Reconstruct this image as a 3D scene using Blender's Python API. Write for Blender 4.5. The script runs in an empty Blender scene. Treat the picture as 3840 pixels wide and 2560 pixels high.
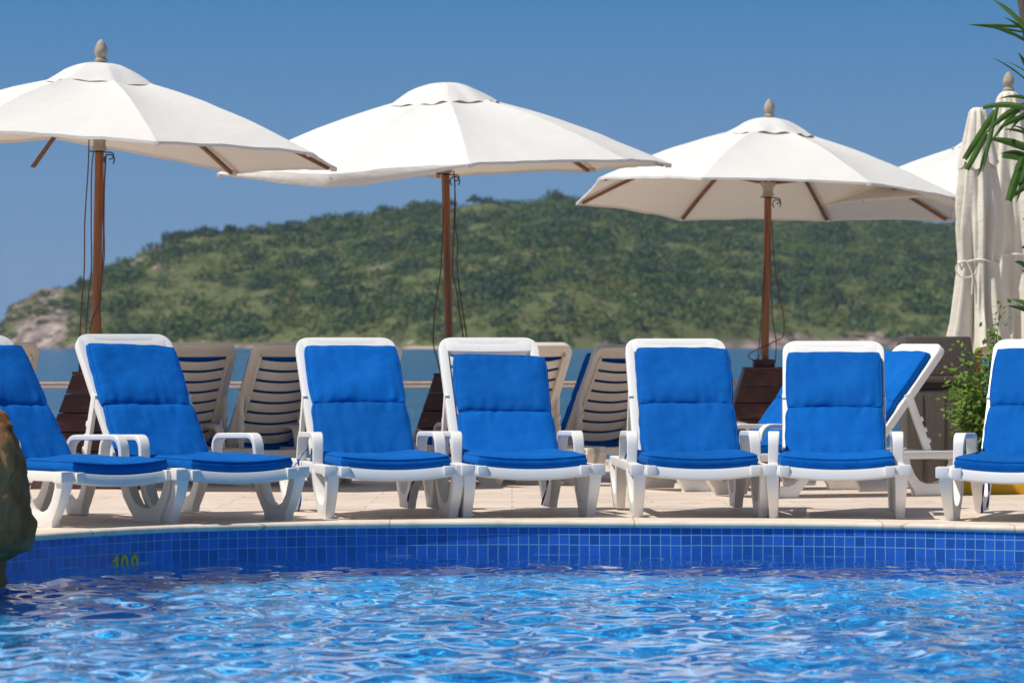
import bpy, bmesh, math, random
import numpy as np
from mathutils import Vector, Matrix, noise
from mathutils.geometry import tessellate_polygon
random.seed(7); rng = np.random.default_rng(7)
PI = math.pi
sc = bpy.context.scene
col = sc.collection
FPX, EYE, VY = 13000.0, 0.89, 1275.0          # lens in photo pixels, eye height over the deck, horizon row
SEA_Z, WATER_Z = -2.3, -0.162
HAZE = 0.00006

def X_(px, Y): return (px - 1920.0) / FPX * Y
def Z_(py, Y): return EYE - (py - VY) / FPX * Y
def deck_z(Y): return 0.0 if Y <= 17.5 else -0.014 * (min(Y, 29.2) - 17.5)
def lerp(a, b, t): return a + (b - a) * t
def nz(x, y=0.0, z=0.0): return noise.noise(Vector((x, y, z)))

# ------------------------------------------------------------------ materials
def new_mat(name):
    m = bpy.data.materials.new(name); m.use_nodes = True
    nt = m.node_tree
    return m, nt, nt.nodes['Principled BSDF']
def N(nt, t, **kw):
    n = nt.nodes.new(t)
    for k, v in kw.items():
        if k.startswith('i_'): n.inputs[k[2:].replace('_', ' ')].default_value = v
        else: setattr(n, k, v)
    return n
def L(nt, a, b): nt.links.new(a, b)
def ramp(nt, fac, stops):
    r = nt.nodes.new('ShaderNodeValToRGB')
    e = r.color_ramp.elements
    while len(e) < len(stops): e.new(0.5)
    for el, (p, c) in zip(e, stops):
        el.position = p; el.color = (*c, 1) if len(c) == 3 else c
    L(nt, fac, r.inputs['Fac'])
    return r
def noise_tex(nt, scale, detail=4, rough=0.55, coord='Object', vscale=None):
    tc = N(nt, 'ShaderNodeTexCoord')
    src = tc.outputs[coord]
    if vscale:
        mp = N(nt, 'ShaderNodeMapping'); mp.inputs['Scale'].default_value = vscale
        L(nt, src, mp.inputs['Vector']); src = mp.outputs['Vector']
    n = N(nt, 'ShaderNodeTexNoise'); n.inputs['Scale'].default_value = scale
    n.inputs['Detail'].default_value = detail; n.inputs['Roughness'].default_value = rough
    L(nt, src, n.inputs['Vector'])
    return n
def bump(nt, b, h, strength, dist):
    bp = N(nt, 'ShaderNodeBump'); bp.inputs['Strength'].default_value = strength
    bp.inputs['Distance'].default_value = dist
    L(nt, h, bp.inputs['Height']); L(nt, bp.outputs['Normal'], b.inputs['Normal'])
def simple(name, c0, c1, scale, rough=0.5, bstr=0.0, bdist=0.002, vscale=None, spec=0.5, detail=4):
    m, nt, b = new_mat(name)
    n = noise_tex(nt, scale, detail, vscale=vscale)
    r = ramp(nt, n.outputs['Fac'], [(0.3, c0), (0.7, c1)])
    L(nt, r.outputs['Color'], b.inputs['Base Color'])
    b.inputs['Roughness'].default_value = rough
    b.inputs['Specular IOR Level'].default_value = spec
    if bstr: bump(nt, b, n.outputs['Fac'], bstr, bdist)
    return m

M = {}
def resin():
    m, nt, b = new_mat('white_resin')
    n = noise_tex(nt, 5.0, 8, 0.7); r = ramp(nt, n.outputs['Fac'], [(0.22, (0.60, 0.56, 0.48)), (0.36, (0.79, 0.765, 0.71)), (0.7, (0.845, 0.825, 0.785))])
    n2 = noise_tex(nt, 60.0, 4, 0.7, vscale=(1, 1, 0.35)); r2 = ramp(nt, n2.outputs['Fac'], [(0.27, (0.72, 0.68, 0.62)), (0.34, (1, 1, 1))])
    mx = N(nt, 'ShaderNodeMix', data_type='RGBA', blend_type='MULTIPLY'); mx.inputs['Factor'].default_value = 1
    L(nt, r.outputs['Color'], mx.inputs['A']); L(nt, r2.outputs['Color'], mx.inputs['B']); L(nt, mx.outputs['Result'], b.inputs['Base Color'])
    rr = ramp(nt, n.outputs['Fac'], [(0.3, (0.5, 0.5, 0.5)), (0.7, (0.30, 0.30, 0.30))]); L(nt, rr.outputs['Color'], b.inputs['Roughness'])
    return m
M['plastic'] = resin()
def fabric():
    m, nt, b = new_mat('blue_canvas')
    n = noise_tex(nt, 5.0, 6, 0.65); r = ramp(nt, n.outputs['Fac'], [(0.25, (0.0, 0.084, 0.345)), (0.5, (0.0, 0.105, 0.41)), (0.75, (0.004, 0.130, 0.47))])
    oi = N(nt, 'ShaderNodeObjectInfo'); mr = N(nt, 'ShaderNodeMapRange'); L(nt, oi.outputs['Random'], mr.inputs['Value']); mr.inputs['To Min'].default_value = 0.88; mr.inputs['To Max'].default_value = 1.10
    mx = N(nt, 'ShaderNodeMix', data_type='RGBA', blend_type='MULTIPLY'); mx.inputs['Factor'].default_value = 1
    L(nt, r.outputs['Color'], mx.inputs['A']); L(nt, mr.outputs[0], mx.inputs['B']); L(nt, mx.outputs['Result'], b.inputs['Base Color'])
    b.inputs['Roughness'].default_value = 0.85; b.inputs['Specular IOR Level'].default_value = 0.12
    w = noise_tex(nt, 22.0, 6, 0.7, vscale=(1.6, 0.6, 1)); bump(nt, b, w.outputs['Fac'], 0.5, 0.006)
    return m
M['blue'] = fabric()
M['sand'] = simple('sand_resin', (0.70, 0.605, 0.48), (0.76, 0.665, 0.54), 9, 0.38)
M['teak'] = simple('oiled_teak', (0.19, 0.066, 0.018), (0.32, 0.122, 0.038), 6, 0.45, 0.15, 0.001, vscale=(8, 8, 0.5))
M['rib'] = simple('teak_ribs', (0.16, 0.065, 0.030), (0.25, 0.105, 0.05), 10, 0.5)
M['finial'] = simple('weathered_wood', (0.30, 0.26, 0.20), (0.44, 0.39, 0.31), 30, 0.8, 0.3, 0.002)
M['rope'] = simple('brown_rope', (0.10, 0.028, 0.014), (0.15, 0.045, 0.02), 90, 0.8)
M['iron'] = simple('black_iron', (0.012, 0.02, 0.025), (0.02, 0.03, 0.035), 30, 0.45)
M['kerb'] = simple('pale_kerb', (0.50, 0.42, 0.34), (0.62, 0.53, 0.44), 3, 0.8)
M['rail'] = simple('tan_rail', (0.42, 0.28, 0.19), (0.54, 0.38, 0.27), 12, 0.5)
M['steel'] = simple('dull_steel', (0.40, 0.36, 0.30), (0.52, 0.48, 0.42), 8, 0.35)
M['bin'] = simple('brown_bin', (0.075, 0.060, 0.050), (0.105, 0.086, 0.073), 14, 0.55, 0.2, 0.001, vscale=(6, 6, 1))
M['bin_dark'] = simple('bin_recess', (0.014, 0.011, 0.009), (0.025, 0.02, 0.016), 14, 0.6)
M['yellow'] = simple('yellow_paint', (0.78, 0.42, 0.005), (0.86, 0.48, 0.01), 6, 0.6)
M['soil'] = simple('soil', (0.05, 0.035, 0.02), (0.09, 0.06, 0.04), 20, 0.9)
M['trunk'] = simple('bark', (0.06, 0.05, 0.04), (0.16, 0.13, 0.11), 25, 0.9, 0.5, 0.004)
M['darktrunk'] = simple('dark_bark', (0.05, 0.04, 0.03), (0.09, 0.07, 0.05), 5, 0.9)
M['mark'] = simple('yellow_marking', (0.50, 0.40, 0.01), (0.62, 0.48, 0.02), 40, 0.5)

def wood_base():
    m, nt, b = new_mat('dark_red_planks')
    tc = N(nt, 'ShaderNodeTexCoord')
    mp = N(nt, 'ShaderNodeMapping'); mp.inputs['Scale'].default_value = (3, 3, 40)
    L(nt, tc.outputs['Object'], mp.inputs['Vector'])
    n = N(nt, 'ShaderNodeTexNoise', i_Scale=3.0, i_Detail=5.0); L(nt, mp.outputs['Vector'], n.inputs['Vector'])
    n2 = N(nt, 'ShaderNodeTexNoise', i_Scale=9.0, i_Detail=3.0); L(nt, tc.outputs['Object'], n2.inputs['Vector'])
    ad = N(nt, 'ShaderNodeMath', operation='MULTIPLY'); L(nt, n.outputs['Fac'], ad.inputs[0]); L(nt, n2.outputs['Fac'], ad.inputs[1])
    r = ramp(nt, ad.outputs[0], [(0.12, (0.028, 0.009, 0.007)), (0.30, (0.075, 0.022, 0.014)), (0.45, (0.15, 0.055, 0.03))])
    L(nt, r.outputs['Color'], b.inputs['Base Color']); b.inputs['Roughness'].default_value = 0.5
    return m
M['planks'] = wood_base()

def cloth(name, c0, c1, trans=0.22, fold=0.0):
    m, nt, b = new_mat(name)
    n = noise_tex(nt, 3.0, 5)
    r = ramp(nt, n.outputs['Fac'], [(0.3, c0), (0.7, c1)])
    b.inputs['Roughness'].default_value = 0.9; b.inputs['Specular IOR Level'].default_value = 0.15
    L(nt, r.outputs['Color'], b.inputs['Base Color'])
    n2 = noise_tex(nt, 5.0, 5, 0.6, vscale=(1, 1, 2.2))
    bump(nt, b, n2.outputs['Fac'], 0.35, 0.03)
    tr = N(nt, 'ShaderNodeBsdfTranslucent'); tr.inputs['Color'].default_value = (0.62, 0.44, 0.24, 1)
    mx = N(nt, 'ShaderNodeMixShader'); mx.inputs[0].default_value = trans
    L(nt, b.outputs[0], mx.inputs[1]); L(nt, tr.outputs[0], mx.inputs[2])
    L(nt, mx.outputs[0], nt.nodes['Material Output'].inputs['Surface'])
    return m
M['canvas'] = cloth('white_canvas', (0.775, 0.765, 0.735), (0.80, 0.79, 0.765), 0.14)
M['canvas_old'] = cloth('cream_canvas', (0.72, 0.67, 0.56), (0.80, 0.76, 0.66), 0.06)

def deck_mat(name, joint, base=((0.58, 0.455, 0.365), (0.73, 0.61, 0.51), (0.79, 0.68, 0.585))):
    m, nt, b = new_mat(name)
    tc = N(nt, 'ShaderNodeTexCoord')
    mp = N(nt, 'ShaderNodeMapping'); mp.inputs['Scale'].default_value = (0.9, 5.5, 1)
    L(nt, tc.outputs['Object'], mp.inputs['Vector'])
    n = N(nt, 'ShaderNodeTexNoise', i_Scale=5.0, i_Detail=7.0, i_Roughness=0.65); L(nt, mp.outputs['Vector'], n.inputs['Vector'])
    r = ramp(nt, n.outputs['Fac'], [(0.28, base[0]), (0.5, base[1]), (0.72, base[2])])
    br = N(nt, 'ShaderNodeTexBrick', offset=0.5)
    br.inputs['Scale'].default_value = 1.0; br.inputs['Brick Width'].default_value = joint
    br.inputs['Row Height'].default_value = joint * 0.5; br.inputs['Mortar Size'].default_value = 0.004
    br.inputs['Color1'].default_value = (1, 1, 1, 1); br.inputs['Color2'].default_value = (0.90, 0.88, 0.85, 1); br.inputs['Mortar'].default_value = (0.6, 0.55, 0.48, 1)
    L(nt, tc.outputs['Object'], br.inputs['Vector'])
    mx = N(nt, 'ShaderNodeMix', data_type='RGBA', blend_type='MULTIPLY'); mx.inputs['Factor'].default_value = 1
    L(nt, r.outputs['Color'], mx.inputs['A']); L(nt, br.outputs['Color'], mx.inputs['B'])
    # worn dark specks and stains
    sp = N(nt, 'ShaderNodeTexNoise', i_Scale=2.3, i_Detail=8.0, i_Roughness=0.7); L(nt, tc.outputs['Object'], sp.inputs['Vector'])
    sr = ramp(nt, sp.outputs['Fac'], [(0.30, (0.80, 0.74, 0.68)), (0.48, (1, 1, 1))])
    mx2 = N(nt, 'ShaderNodeMix', data_type='RGBA', blend_type='MULTIPLY'); mx2.inputs['Factor'].default_value = 1
    L(nt, mx.outputs['Result'], mx2.inputs['A']); L(nt, sr.outputs['Color'], mx2.inputs['B'])
    L(nt, mx2.outputs['Result'], b.inputs['Base Color'])
    b.inputs['Roughness'].default_value = 0.62
    bump(nt, b, n.outputs['Fac'], 0.25, 0.004)
    return m
M['deck'] = deck_mat('travertine_deck', 0.8)
M['coping'] = deck_mat('travertine_coping', 1.2, ((0.62, 0.51, 0.40), (0.76, 0.66, 0.545), (0.83, 0.735, 0.625)))

def tile_mat(name, tile, g0, size=0.05, gw=0.09):
    m, nt, b = new_mat(name)
    uv = N(nt, 'ShaderNodeUVMap'); sep = N(nt, 'ShaderNodeSeparateXYZ'); L(nt, uv.outputs['UV'], sep.inputs[0])
    wob = N(nt, 'ShaderNodeTexNoise', i_Scale=6.0, i_Detail=2.0); L(nt, uv.outputs['UV'], wob.inputs['Vector'])
    ms = []
    for ax in ('X', 'Y'):
        d = N(nt, 'ShaderNodeMath', operation='DIVIDE'); L(nt, sep.outputs[ax], d.inputs[0]); d.inputs[1].default_value = size
        ad = N(nt, 'ShaderNodeMath', operation='MULTIPLY_ADD'); L(nt, wob.outputs['Fac'], ad.inputs[0]); ad.inputs[1].default_value = 0.10; L(nt, d.outputs[0], ad.inputs[2])
        f = N(nt, 'ShaderNodeMath', operation='FRACT'); L(nt, ad.outputs[0], f.inputs[0])
        lt = N(nt, 'ShaderNodeMath', operation='LESS_THAN'); L(nt, f.outputs[0], lt.inputs[0]); lt.inputs[1].default_value = gw
        ms.append((lt, ad))
    mxx = N(nt, 'ShaderNodeMath', operation='MAXIMUM'); L(nt, ms[0][0].outputs[0], mxx.inputs[0]); L(nt, ms[1][0].outputs[0], mxx.inputs[1])
    # per-tile shade of glaze
    cb = N(nt, 'ShaderNodeCombineXYZ')
    for k, (lt, ad) in enumerate(ms):
        fl = N(nt, 'ShaderNodeMath', operation='FLOOR'); L(nt, ad.outputs[0], fl.inputs[0]); L(nt, fl.outputs[0], cb.inputs[k])
    wn = N(nt, 'ShaderNodeTexWhiteNoise', noise_dimensions='3D'); L(nt, cb.outputs[0], wn.inputs['Vector'])
    tr = ramp(nt, wn.outputs['Value'], [(0.0, tuple(c * 0.76 for c in tile)), (1.0, tuple(min(1, c * 1.2) for c in tile))])
    mc = N(nt, 'ShaderNodeMix', data_type='RGBA'); L(nt, mxx.outputs[0], mc.inputs['Factor'])
    L(nt, tr.outputs['Color'], mc.inputs['A']); mc.inputs['B'].default_value = (*g0, 1)
    L(nt, mc.outputs['Result'], b.inputs['Base Color'])
    rr = N(nt, 'ShaderNodeMapRange'); L(nt, mxx.outputs[0], rr.inputs['Value']); rr.inputs['To Min'].default_value = 0.16; rr.inputs['To Max'].default_value = 0.8
    L(nt, rr.outputs[0], b.inputs['Roughness'])
    inv = N(nt, 'ShaderNodeMath', operation='SUBTRACT'); inv.inputs[0].default_value = 1; L(nt, mxx.outputs[0], inv.inputs[1])
    bump(nt, b, inv.outputs[0], 0.5, 0.002)
    return m
M['tile'] = tile_mat('blue_mosaic_tile', (0.022, 0.115, 0.47), (0.17, 0.36, 0.55))
M['floor'] = tile_mat('pool_floor_tile', (0.01, 0.43, 1.0), (0.20, 0.63, 1.0), 0.05, 0.07)

def water_mat():
    m, nt, b = new_mat('pool_water')
    b.inputs['Transmission Weight'].default_value = 1.0; b.inputs['Roughness'].default_value = 0.0
    b.inputs['IOR'].default_value = 1.26; b.inputs['Base Color'].default_value = (0.88, 0.98, 1.0, 1)
    return m
M['water'] = water_mat()

def sea_mat():
    m, nt, b = new_mat('sea_water')
    n = noise_tex(nt, 0.05, 6, 0.6, vscale=(0.25, 1.0, 1))
    r = ramp(nt, n.outputs['Fac'], [(0.35, (0.006, 0.100, 0.22)), (0.65, (0.010, 0.140, 0.31))])
    L(nt, r.outputs['Color'], b.inputs['Base Color'])
    b.inputs['Roughness'].default_value = 0.12; b.inputs['IOR'].default_value = 1.33; b.inputs['Specular IOR Level'].default_value = 0.28
    n2 = noise_tex(nt, 0.9, 6, 0.62, vscale=(0.4, 1.0, 1))
    bump(nt, b, n2.outputs['Fac'], 1.0, 1.6)
    return m
M['sea'] = sea_mat()

def rock_mat(name, stops, scale):
    m, nt, b = new_mat(name)
    n = noise_tex(nt, scale, 8, 0.65, vscale=(1, 1, 0.45))
    r = ramp(nt, n.outputs['Fac'], stops)
    L(nt, r.outputs['Color'], b.inputs['Base Color']); b.inputs['Roughness'].default_value = 0.8
    bump(nt, b, n.outputs['Fac'], 0.8, 0.05)
    return m
M['rock'] = rock_mat('brown_artificial_rock', [(0.30, (0.11, 0.036, 0.007)), (0.47, (0.32, 0.13, 0.032)), (0.6, (0.50, 0.25, 0.085)), (0.72, (0.64, 0.42, 0.21))], 4.5)

def hill_mat():
    m, nt, b = new_mat('hill_ground')
    at = N(nt, 'ShaderNodeAttribute', attribute_name='rock')
    n = noise_tex(nt, 0.11, 9, 0.75)
    g = ramp(nt, n.outputs['Fac'], [(0.30, (0.070, 0.095, 0.036)), (0.5, (0.110, 0.130, 0.046)), (0.70, (0.155, 0.130, 0.072))])
    n2 = noise_tex(nt, 0.12, 8, 0.7, vscale=(1, 1, 0.35))
    rk = ramp(nt, n2.outputs['Fac'], [(0.35, (0.075, 0.058, 0.050)), (0.52, (0.22, 0.165, 0.145)), (0.68, (0.52, 0.43, 0.385))])
    ad = N(nt, 'ShaderNodeMath', operation='ADD'); L(nt, at.outputs['Fac'], ad.inputs[0])
    n3 = noise_tex(nt, 0.06, 5, 0.6)
    sb = N(nt, 'ShaderNodeMath', operation='MULTIPLY_ADD'); L(nt, n3.outputs['Fac'], sb.inputs[0]); sb.inputs[1].default_value = 1.6; sb.inputs[2].default_value = -0.8
    L(nt, sb.outputs[0], ad.inputs[1])
    st = N(nt, 'ShaderNodeMapRange'); L(nt, ad.outputs[0], st.inputs['Value']); st.inputs['From Min'].default_value = 0.42; st.inputs['From Max'].default_value = 0.58
    mx = N(nt, 'ShaderNodeMix', data_type='RGBA'); L(nt, st.outputs[0], mx.inputs['Factor'])
    L(nt, g.outputs['Color'], mx.inputs['A']); L(nt, rk.outputs['Color'], mx.inputs['B'])
    L(nt, mx.outputs['Result'], b.inputs['Base Color']); b.inputs['Roughness'].default_value = 0.95
    b.inputs['Specular IOR Level'].default_value = 0.1
    return m
M['hill'] = hill_mat()

def leaf_mat(name, attr=True, c=(0.07, 0.13, 0.03), trans=0.25):
    m, nt, b = new_mat(name)
    b.inputs['Roughness'].default_value = 0.6; b.inputs['Specular IOR Level'].default_value = 0.25
    tr = N(nt, 'ShaderNodeBsdfTranslucent')
    if attr:
        at = N(nt, 'ShaderNodeAttribute', attribute_name='tint')
        L(nt, at.outputs['Color'], b.inputs['Base Color']); L(nt, at.outputs['Color'], tr.inputs['Color'])
    else:
        n = noise_tex(nt, 6.0, 3)
        r = ramp(nt, n.outputs['Fac'], [(0.3, tuple(x * 0.75 for x in c)), (0.7, tuple(x * 1.3 for x in c))])
        L(nt, r.outputs['Color'], b.inputs['Base Color']); L(nt, r.outputs['Color'], tr.inputs['Color'])
    mx = N(nt, 'ShaderNodeMixShader'); mx.inputs[0].default_value = trans
    L(nt, b.outputs[0], mx.inputs[1]); L(nt, tr.outputs[0], mx.inputs[2])
    L(nt, mx.outputs[0], nt.nodes['Material Output'].inputs['Surface'])
    return m
M['scrub'] = leaf_mat('hill_scrub_leaves', True, trans=0.15)
M['leaf'] = leaf_mat('shrub_leaves', True)
M['blade'] = leaf_mat('palm_blades', False, (0.05, 0.115, 0.018), 0.3)

# ------------------------------------------------------------------ mesh helpers
class MB:
    def __init__(self): self.v = []; self.f = []
    def add(self, vs, fs):
        o = len(self.v); self.v += [tuple(p) for p in vs]; self.f += [tuple(i + o for i in q) for q in fs]
    def box(self, x0, x1, y0, y1, z0, z1):
        self.add([(x0,y0,z0),(x1,y0,z0),(x1,y1,z0),(x0,y1,z0),(x0,y0,z1),(x1,y0,z1),(x1,y1,z1),(x0,y1,z1)],
                 [(3,2,1,0),(4,5,6,7),(0,1,5,4),(1,2,6,5),(2,3,7,6),(3,0,4,7)])
    def rings(self, rs, cap=True, closed=False):
        n = len(rs[0]); vs = [p for r in rs for p in r]; fs = []
        m = len(rs)
        for i in range(m if closed else m - 1):
            a, b = i * n, ((i + 1) % m) * n
            for j in range(n):
                k = (j + 1) % n; fs.append((a + j, a + k, b + k, b + j))
        if cap and not closed:
            fs.append(tuple(range(n - 1, -1, -1))); fs.append(tuple(range((m - 1) * n, m * n)))
        self.add(vs, fs)
    def tube(self, path, r, n=8, cap=True):
        path = [Vector(p) for p in path]; rs = []
        for i, p in enumerate(path):
            t = (path[min(i + 1, len(path) - 1)] - path[max(i - 1, 0)]).normalized()
            a = t.cross(Vector((0, 1, 0.02)) if abs(t.y) < 0.9 else Vector((1, 0, 0))).normalized(); b = t.cross(a)
            rad = r[i] if isinstance(r, (list, tuple)) else r
            rs.append([p + (a * math.cos(2*PI*k/n) + b * math.sin(2*PI*k/n)) * rad for k in range(n)])
        self.rings(rs, cap)
    def lathe(self, prof, n=24, c=(0, 0, 0)):
        self.rings([[(c[0] + r*math.cos(2*PI*k/n), c[1] + r*math.sin(2*PI*k/n), c[2] + z) for k in range(n)] for r, z in prof])
    def sweep(self, path, wid, dep, up):
        """flat bar swept along path; wid(i) across `up`, dep(i) along path normal"""
        path = [Vector(p) for p in path]; up = Vector(up).normalized(); rs = []
        for i, p in enumerate(path):
            t = (path[min(i + 1, len(path) - 1)] - path[max(i - 1, 0)]).normalized()
            nrm = t.cross(up).normalized()
            w = (wid(i / (len(path)-1)) if callable(wid) else wid) / 2; d = (dep(i / (len(path)-1)) if callable(dep) else dep) / 2
            rs.append([p + up*w + nrm*d, p - up*w + nrm*d, p - up*w - nrm*d, p + up*w - nrm*d])
        self.rings(rs)
    def mesh(self, name, mat, bevel=0.0, angle=35, seg=2, uv=None):
        me = bpy.data.meshes.new(name)
        me.from_pydata(self.v, [], self.f); me.update()
        bm = bmesh.new(); bm.from_mesh(me)
        bmesh.ops.recalc_face_normals(bm, faces=bm.faces)
        if bevel:
            es = [e for e in bm.edges if len(e.link_faces) == 2 and e.calc_face_angle(0) > math.radians(30)]
            bmesh.ops.bevel(bm, geom=es, offset=bevel, segments=seg, profile=0.6, affect='EDGES', clamp_overlap=True)
        for f in bm.faces: f.smooth = True
        bm.to_mesh(me); bm.free()
        me.set_sharp_from_angle(angle=math.radians(angle))
        me.materials.append(mat)
        return me
    def build(self, name, mat, parent=None, **kw):
        return link(name, self.mesh(name, mat, **kw), parent)

def link(name, me, parent=None):
    o = bpy.data.objects.new(name, me); col.objects.link(o)
    if parent: o.parent = parent
    return o
def tag(o, label=None, cat=None, group=None, kind=None):
    if label: o['label'] = label
    if cat: o['category'] = cat
    if group: o['group'] = group
    if kind: o['kind'] = kind
    return o
def empty(name, loc, rz=0.0):
    o = bpy.data.objects.new(name, None); col.objects.link(o)
    o.location = loc; o.rotation_euler = (0, 0, rz); o.empty_display_size = 0.1
    return o
def np_mesh(name, verts, quads, mat, tint=None, smooth=False):
    me = bpy.data.meshes.new(name)
    nq = len(quads)
    me.vertices.add(len(verts)); me.vertices.foreach_set('co', np.asarray(verts, np.float32).ravel())
    me.loops.add(nq * 4); me.loops.foreach_set('vertex_index', np.asarray(quads, np.int32).ravel())
    me.polygons.add(nq); me.polygons.foreach_set('loop_start', np.arange(0, nq*4, 4, dtype=np.int32))
    me.polygons.foreach_set('loop_total', np.full(nq, 4, np.int32))
    me.update(calc_edges=True); me.validate()
    if smooth: me.polygons.foreach_set('use_smooth', np.ones(nq, bool))
    if tint is not None:
        a = me.color_attributes.new('tint', 'FLOAT_COLOR', 'POINT')
        c = np.ones((len(verts), 4), np.float32); c[:, :3] = tint
        a.data.foreach_set('color', c.ravel())
    me.materials.append(mat)
    return me

def leaf_quads(cent, size, nrm_bias=None, aspect=1.0):
    """cent (n,3), size (n,) -> verts, quads of randomly turned leaf quads"""
    n = len(cent)
    a = rng.normal(size=(n, 3)); a /= np.linalg.norm(a, axis=1)[:, None]
    b = rng.normal(size=(n, 3))
    if nrm_bias is not None:                      # leaves roughly tangent to the crown
        nb = nrm_bias + 0.55 * rng.normal(size=(n, 3)); nb /= np.linalg.norm(nb, axis=1)[:, None]
        a = np.cross(nb, b); a /= np.linalg.norm(a, axis=1)[:, None]; b = np.cross(nb, a)
    else:
        b -= (a * b).sum(1)[:, None] * a; b /= np.linalg.norm(b, axis=1)[:, None]
    s = size[:, None] * 0.5
    v = np.stack([cent - a*s*aspect, cent - b*s*0.6, cent + a*s*aspect, cent + b*s*0.6], 1).reshape(-1, 3)
    return v, np.arange(n*4).reshape(-1, 4)

# ------------------------------------------------------------------ lounger (local: x across, y from the foot to the back, z up)
VH, ZH, LB = 0.86, 0.268, 0.82                 # hinge and length of the backrest
def arc_path(pts, r, n=5):
    """polyline with rounded corners"""
    pts = [Vector(p) for p in pts]; out = [pts[0]]
    for i in range(1, len(pts) - 1):
        a, p, b = pts[i-1], pts[i], pts[i+1]
        d1 = (a - p); d2 = (b - p); rr = min(r, d1.length*0.49, d2.length*0.49)
        p1 = p + d1.normalized()*rr; p2 = p + d2.normalized()*rr
        for k in range(n + 1):
            t = k / n; out.append((1-t)**2*p1 + 2*t*(1-t)*p + t*t*p2)
    out.append(pts[-1])
    return out
def sag(u): return 0.022 * max(0.0, 1 - (u/0.30)**2)

def leg_mesh(side, vo):
    """one U-shaped sled leg, outline in the side plane, thinner towards the foot"""
    outer = [(0.0,0.235),(0.012,0.19),(0.045,0.12),(0.085,0.06),(0.105,0.035),(0.112,0.0),(0.33,0.0),(0.338,0.035),(0.362,0.06),(0.41,0.12),(0.437,0.19),(0.447,0.235)]
    inner = [(0.062,0.235),(0.075,0.19),(0.105,0.13),(0.14,0.092),(0.18,0.076),(0.205,0.074),(0.24,0.074),(0.265,0.076),(0.305,0.092),(0.34,0.13),(0.372,0.19),(0.385,0.235)]
    mb = MB(); n = len(outer)
    def P(p, s):
        z = p[1]; k = z / 0.235
        uo = lerp(0.336, 0.350, k); ui = lerp(0.292, 0.286, k)
        return (side * (uo if s else ui), vo + p[0], z)
    vs = [P(p, 1) for p in outer] + [P(p, 1) for p in inner] + [P(p, 0) for p in outer] + [P(p, 0) for p in inner]
    fs = []
    for i in range(n - 1):
        fs += [(i, i+1, n+i+1, n+i), (2*n+i+1, 2*n+i, 3*n+i, 3*n+i+1), (i, 2*n+i, 2*n+i+1, i+1), (n+i+1, 3*n+i+1, 3*n+i, n+i)]
    fs += [(0, n, 3*n, 2*n), (n-1, 3*n-1, 4*n-1, 2*n-1)]
    mb.add(vs, fs)
    return mb.mesh('leg', M['plastic'], bevel=0.006, angle=40)

def frame_mesh():
    mb = MB()
    for s in (-1, 1):
        x0, x1 = sorted((s*0.292, s*0.345))
        mb.box(x0, x1, 0.055, 1.46, 0.222, 0.268)
        x0, x1 = sorted((s*0.299, s*0.364))
        mb.box(x0, x1, -0.012, 0.058, 0.217, 0.272)       # corner block
    p = [(u, -0.004 + 0.012*(abs(u)/0.3)**2, 0.2435 - 0.024*(1-(u/0.3)**2)) for u in np.linspace(-0.30, 0.30, 17)]
    mb.sweep(p, 0.052, 0.040, (0, 0.25, 1))
    for s in (-1, 1):                                     # swelling beside the corner
        x0, x1 = sorted((s*0.235, s*0.285)); mb.box(x0, x1, -0.026, 0.02, 0.214, 0.266)
    mb.box(-0.292, 0.292, 1.41, 1.44, 0.21, 0.262)
    mb.box(-0.292, 0.292, 0.88, 0.93, 0.20, 0.235)
    return mb.mesh('frame', M['plastic'], bevel=0.007)
def seat_mesh():
    mb = MB()
    for k in range(10):
        v0 = 0.035 + k*0.083
        rs = []
        for u in np.linspace(-0.295, 0.295, 11):
            z = 0.256 - sag(u)
            rs.append([(u, v0, z), (u, v0+0.066, z), (u, v0+0.066, z-0.012), (u, v0, z-0.012)])
        mb.rings(rs)
    return mb.mesh('seat', M['plastic'])
def backrest_mesh():
    mb = MB()                                             # local: x across, y up the back, z towards the sitter
    path = arc_path([(-0.247, 0.0, -0.012), (-0.247, 0.797, -0.012), (0.247, 0.797, -0.012), (0.247, 0.0, -0.012)], 0.055, 6)
    mb.sweep(path, 0.046, 0.046, (0, 0, 1))
    def slat(y0, y1, th=0.012, amp=0.03, sagy=0.012, n0=0.0):
        rs = []
        for u in np.linspace(-0.232, 0.232, 13):
            c = 1-(u/0.232)**2; d = n0 - amp*c; dy = -sagy*c
            rs.append([(u, y0+dy, d), (u, y1+dy, d), (u, y1+dy, d-th), (u, y0+dy, d-th)])
        mb.rings(rs)
    slat(0.724, 0.800, 0.030, 0.003, 0.003, 0.0125)
    for k in range(8):
        y1 = 0.704 - k*0.083; slat(max(0.004, y1-0.0635), y1)
    for s in (-1, 1):
        x0, x1 = sorted((s*0.205, s*0.226)); mb.box(x0, x1, 0.01, 0.74, -0.046, -0.016)
    return mb.mesh('backrest', M['plastic'], bevel=0.006)
def arm_mesh(s):
    mb = MB(); x = s*0.318
    path = arc_path([(x, 0.43, 0.262), (x - s*0.004, 0.445, 0.413), (x - s*0.004, 0.88, 0.402), (x, 0.91, 0.262)], 0.065, 6)
    n = len(path)
    mb.sweep(path, lambda t: 0.052 + 0.008*math.sin(PI*t), 0.028, (1, 0, 0))
    return mb.mesh('armrest', M['plastic'], bevel=0.008, seg=3)
def strut_mesh(s):
    mb = MB(); x = s*0.262                                 # local origin at its upper pivot, hangs down local -z
    mb.box(x-0.011, x+0.011, -0.024, 0.024, -0.385, 0.02)
    for k in range(3): mb.box(x-0.010, x+0.010, 0.022, 0.040, -0.17-0.07*k, -0.14-0.07*k)
    return mb.mesh('support_strut', M['plastic'], bevel=0.004)

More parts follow.
